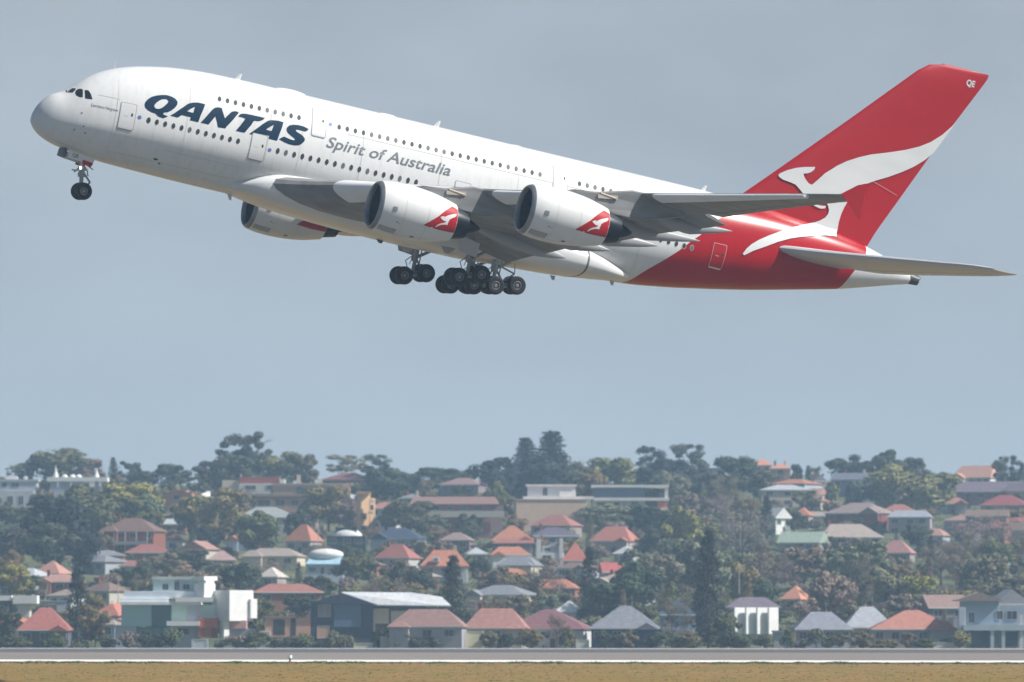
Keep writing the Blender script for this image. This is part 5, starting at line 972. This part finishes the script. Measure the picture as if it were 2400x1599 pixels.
NT=[(128,1150,1053,175,'round',MG),(215,1150,1078,90,'gum',BR),(265,1155,1073,30,'cone',DK),(300,1160,1084,75,'gum',DK),(330,1170,1105,60,'round',DK),(402,1165,1090,88,'round',DK),(465,1170,1115,60,'gum',MG),
 (575,1150,1016,128,'gum',DK),(505,1160,1080,120,'round',DK),(545,1160,1070,110,'round',DK),(640,1150,1062,120,'round',OL),(700,1150,1066,90,'round',MG),(812,1140,1067,100,'flat',GG),(884,1150,1066,75,'flat',DK),(895,1200,1102,110,'round',DK),(960,1160,1108,70,'round',DK),(1030,1158,1098,150,'round',DK),(1080,1158,1102,80,'round',DK),
 (1185,1190,1076,150,'round',BL),(1250,1190,1070,130,'round',BL),(1315,1185,1085,110,'round',DK),(1232,1160,1028,92,'norf',BL),(1292,1180,1014,125,'norf',BL),(1328,1170,1066,80,'gum',GG),(1440,1168,1076,145,'round',YO),(1380,1160,1110,60,'round',DK),
 (1530,1165,1048,90,'flat',BL),(1610,1160,1042,110,'flat',DK),(1570,1170,1078,130,'round',BL),(1640,1170,1098,90,'round',DK),(1725,1180,1072,110,'round',DK),(1780,1180,1105,90,'round',MG),(1868,1145,1089,28,'round',DK),(1895,1150,1092,26,'cone',DK),(1910,1150,1095,40,'gum',GG),
 (1975,1140,1069,90,'round',DK),(2020,1140,1082,70,'round',DK),(2068,1145,1057,85,'round',DK),(2142,1140,1074,66,'round',DK),(2130,1215,1092,200,'round',OL),(2060,1190,1130,110,'round',BL),(2200,1200,1110,100,'round',MG),(2362,1150,1070,66,'gum',DK),(2396,1165,1086,30,'cone',BL),
 (290,1250,1136,170,'round',YG),(220,1290,1142,180,'round',MG),(140,1340,1168,170,'round',BL),(330,1270,1160,110,'round',MG),(105,1230,1150,90,'gum',GG),(40,1240,1190,140,'round',DK),(30,1330,1240,130,'round',DK),(110,1345,1230,140,'round',DK),(200,1345,1240,90,'round',BL),
 (505,1290,1148,150,'gum',OL),(455,1275,1165,110,'round',OL),(430,1240,1185,70,'round',MG),(560,1240,1150,60,'round',BR),(605,1312,1200,105,'round',MG),(770,1245,1142,105,'round',OL),(735,1240,1165,60,'round',DK),(820,1255,1175,60,'round',BR),(700,1290,1195,60,'round',DK),
 (955,1262,1176,130,'round',MG),(1010,1262,1205,80,'round',GG),(1100,1262,1205,60,'round',MG),(1165,1230,1130,60,'gum',OL),(925,1180,1125,80,'round',DK),
 (1440,1245,1182,150,'round',GG),(1520,1262,1186,130,'round',DK),(1395,1225,1196,60,'round',DK),(1600,1330,1190,85,'round',YG),(1560,1330,1240,110,'round',DK),(1620,1250,1160,110,'gum',BR),(1680,1240,1160,110,'bare',PB),(1740,1340,1200,120,'bare',PB),(1700,1310,1220,90,'bare',PB),(1796,1285,1164,42,'cone',BL),
 (1860,1250,1200,60,'round',DK),(1890,1200,1150,70,'gum',OL),(2000,1398,1268,170,'gum',GG),(1950,1380,1290,110,'round',GG),(2070,1395,1310,110,'round',GG),(2150,1290,1230,70,'round',DK),(2182,1345,1256,26,'cone',BL),(2260,1300,1220,150,'bare',PB),(2320,1290,1210,110,'bare',PB),(2340,1330,1262,90,'round',MG),(2250,1380,1300,110,'bare',BR),
 (1062,1518,1304,76,'cone',BL),(1382,1462,1286,56,'cone',BL),(1660,1519,1246,82,'cone',BL),(1640,1500,1380,60,'cone',BL),(183,1512,1332,70,'cone',BL),(25,1408,1326,100,'round',YG),(2150,1442,1352,95,'round',YG),(2095,1440,1366,70,'round',DK),(2000,1440,1368,110,'round',OL),(1955,1436,1395,60,'round',MG),
 (748,1425,1352,75,'round',DK),(835,1374,1300,105,'round',MG),(925,1402,1318,66,'round',DK),(985,1405,1330,76,'round',DK),(1128,1374,1305,46,'round',DK),(1160,1400,1330,90,'round',BR),(1270,1412,1330,120,'bare',BR),(1215,1410,1345,90,'round',OL),(1450,1470,1348,150,'round',DK),(1400,1470,1400,80,'round',DK),(1570,1500,1365,62,'cone',MG),(1575,1520,1400,80,'bare',BR),(1515,1380,1290,120,'round',GG),(1490,1425,1340,90,'round',DK),
 (225,1516,1420,72,'round',OL),(320,1390,1320,110,'round',DK),(380,1360,1300,110,'round',GG),(250,1400,1345,80,'round',BR),(440,1345,1290,110,'round',DK),(560,1400,1320,90,'round',DK),(640,1430,1370,110,'round',DK),(600,1470,1400,90,'round',MG),(700,1460,1400,70,'round',DK),(1305,1520,1440,66,'bare',BR),(1720,1400,1300,110,'round',GG),(1780,1440,1360,90,'round',DK),(1900,1440,1370,80,'bare',PB),(1700,1520,1440,70,'round',MG),(2220,1425,1370,70,'bare',BR),(2300,1410,1360,110,'round',MG),(15,1500,1420,60,'round',DK),(20,1280,1230,90,'round',MG),(60,1400,1350,100,'round',DK),(1640,1425,1275,130,'round',GG),(1545,1440,1300,125,'gum',GG),(1810,1402,1295,110,'bare',BR),(1885,1385,1285,125,'round',BR),(2085,1440,1335,120,'round',GG),(2205,1372,1272,120,'bare',BR),(2305,1402,1300,130,'round',GG),(1490,1445,1322,120,'round',DK),(2380,1440,1350,110,'round',GG),(1760,1395,1300,100,'round',GG),(2240,1460,1385,110,'round',OL),(350,1300,1200,80,'gum',OL)]
for t in NT: tree(*t)
# bushes in the front row
for u,vt,w,c in ((250,1490,60,DK),(300,1480,50,BR),(345,1488,60,DK),(700,1492,80,MG),(650,1496,60,GG),(760,1500,50,DK),(800,1490,70,GG),(890,1470,44,DK),(1000,1494,80,GG),(1040,1498,60,MG),(1190,1484,50,DK),(1340,1488,40,OL),(1530,1486,60,DK),(1590,1490,90,GG),(1620,1496,60,DK),(1680,1490,60,MG),(1730,1492,50,MG),(1790,1488,60,MG),(1880,1500,50,DK),(1940,1488,44,MG),(2030,1498,50,DK),(2090,1502,40,GG),(2190,1498,60,DK),(2230,1494,50,BL),(580,1490,60,BR),(520,1500,40,DK),(20,1490,70,DK),(140,1494,40,DK)):
    tree(u,1522,vt,w,'bush',c,Y=1242)
# undergrowth over the hillside, one mass
ur=random.Random(9); uv=[]; uf=[]; um=[]
for i in range(6200):
    side=i>=3600; vb=ur.uniform(1135,1521); Yu=depth_of(vb); x=(ur.uniform(.089,.17)*ur.choice((-1,1)) if side else ur.uniform(-.084,.084))*Yu; z=gz(Yu); hh=ur.uniform(2,7) if side else ur.uniform(.5,1.9); mi_=ur.choice((0,0,1,2,3)); 
    ball_=ball(ur,(x,Yu,z+hh*.4),1,26,(ur.uniform(.9,2.6)*(2.2 if side else 1),1.4,hh*.6)); v2,f2=leaves(ball_,.8 if side else .26,ur); b=len(uv); uv+=v2; uf+=[tuple(k+b for k in f) for f in f2]; um+=[mi_]*len(f2)
ug=mesh('undergrowth',uv,uf,[mat('undergrowth_dark',(.05,.075,.035),rough=.9),mat('undergrowth_green',(.09,.12,.045),rough=.9),mat('undergrowth_olive',(.16,.145,.06),rough=.9),mat('undergrowth_brown',(.2,.15,.1),rough=.9)],mi=um)
tag(ug,'low dark green and olive undergrowth covering the slope between houses','undergrowth',kind='stuff')
# pale bare poles and leaning trunks
for u,v0,v1,l,lean in ((104,1366,1400,'pale leaning bare trunk at the left behind the white blocky house',.35),(690,1372,1400,'pale leaning bare trunk above the peach-walled terrace',.25),(1303,1362,1408,'pale leaning bare trunk above the white tent-shaped roof',.3),(746,1215,1290,'thin pale utility pole left of the black house with a white dome',0),(1735,1205,1300,'thin pale utility pole in the pinkish leafless trees right of centre',0),(1732,1330,1400,'thin pale utility pole above the bright white three-bay house',0),(278,1350,1420,'thin pale utility pole beside the green-glass modern house',0)):
    Yp=depth_of(v1+20); sp_=Yp/FPX; p=at(u,v1,Yp); g=gz(Yp); b=bmesh.new(); h=(v1-v0)*sp_+p.z-g; bm_tube(b,(0,0,-.1),(lean*h*.5,0,h),.13,.08,7)
    if not lean: bm_box(b,(0,0,h-.7),(1.8,.12,.12)); bm_tube(b,(-.7,0,h-.6),(-.7,0,h-.4),.05,.05,6); bm_tube(b,(.7,0,h-.6),(.7,0,h-.4),.05,.05,6)
    o=bmobj('bare_trunk' if lean else 'utility_pole',b,mat('pale_timber',(.50,.46,.42),rough=.8)); o.location=(p.x,Yp,g); tag(o,l,'tree trunk' if lean else 'utility pole')
# garden trees in front of the near houses
gr=random.Random(31)
for i,u in enumerate((60,120,305,372,412,560,612,668,716,772,812,934,968,1024,1140,1222,1246,1330,1424,1468,1560,1604,1700,1742,1850,1906,1962,2016,2072,2126,2168,2250)):
    tree(u+gr.uniform(-8,8),1521,1521-gr.uniform(20,52),gr.uniform(34,66),gr.choice(('round','bush','round','gum')),gr.choice((DK,MG,OL,GG,GG,BR)),Y=1236)
# filler trees between the houses
fr=random.Random(77); made=0
for _ in range(4500):
    if made>=330: break
    vb=fr.uniform(1150,1512); u=fr.uniform(-25,2425); Y=depth_of(vb); s=Y/FPX; h=fr.uniform(5,12); hp=h/s; wp=hp*fr.uniform(.75,1.25)
    kind=fr.choices(['round','gum','bare','bush','cone'],[.52,.18,.14,.10,.05])[0]
    if kind=='cone': wp=hp*.3
    if kind=='bush': hp*=.55; wp=hp*1.5
    vt=vb-hp; r=(u-wp*.45,vt,u+wp*.45,vb)
    if vt<1098: continue
    if any(r[0]<k[2] and r[2]>k[0] and r[1]<k[3] and r[3]>k[1] and Y<k[4]+8 for k in keyrects): continue
    if any(abs(u-t[0])<(wp+t[3])*.30 and abs(vb-t[1])<16 for t in TREES): continue
    tree(u,vb,vt,wp,kind,fr.choices([DK,MG,OL,GG,BL,BR,PB] if kind!='bare' else [BR,PB,GG],[.14,.17,.22,.22,.03,.13,.09] if kind!='bare' else [.4,.4,.2])[0]); made+=1
print('trees',len(TREES),'houses',len(houses))
for o in bpy.data.objects:
    if '_s' in o: del o['_s']
# ================================================================ HAZE
bm=bmesh.new(); bm_box(bm,(0,1860,62.0),(5200,4400,136)); hz_=bmobj('haze',bm); tag(hz_,kind='stuff')
hm=bpy.data.materials.new('haze'); hm.use_nodes=True; t=hm.node_tree; t.nodes.clear(); o_=t.nodes.new('ShaderNodeOutputMaterial'); v_=t.nodes.new('ShaderNodeVolumePrincipled')
v_.inputs['Color'].default_value=(.50,.74,1.0,1); v_.inputs['Density'].default_value=.00014; v_.inputs['Anisotropy'].default_value=0.0
t.links.new(v_.outputs[0],o_.inputs['Volume']); hz_.data.materials.append(hm)
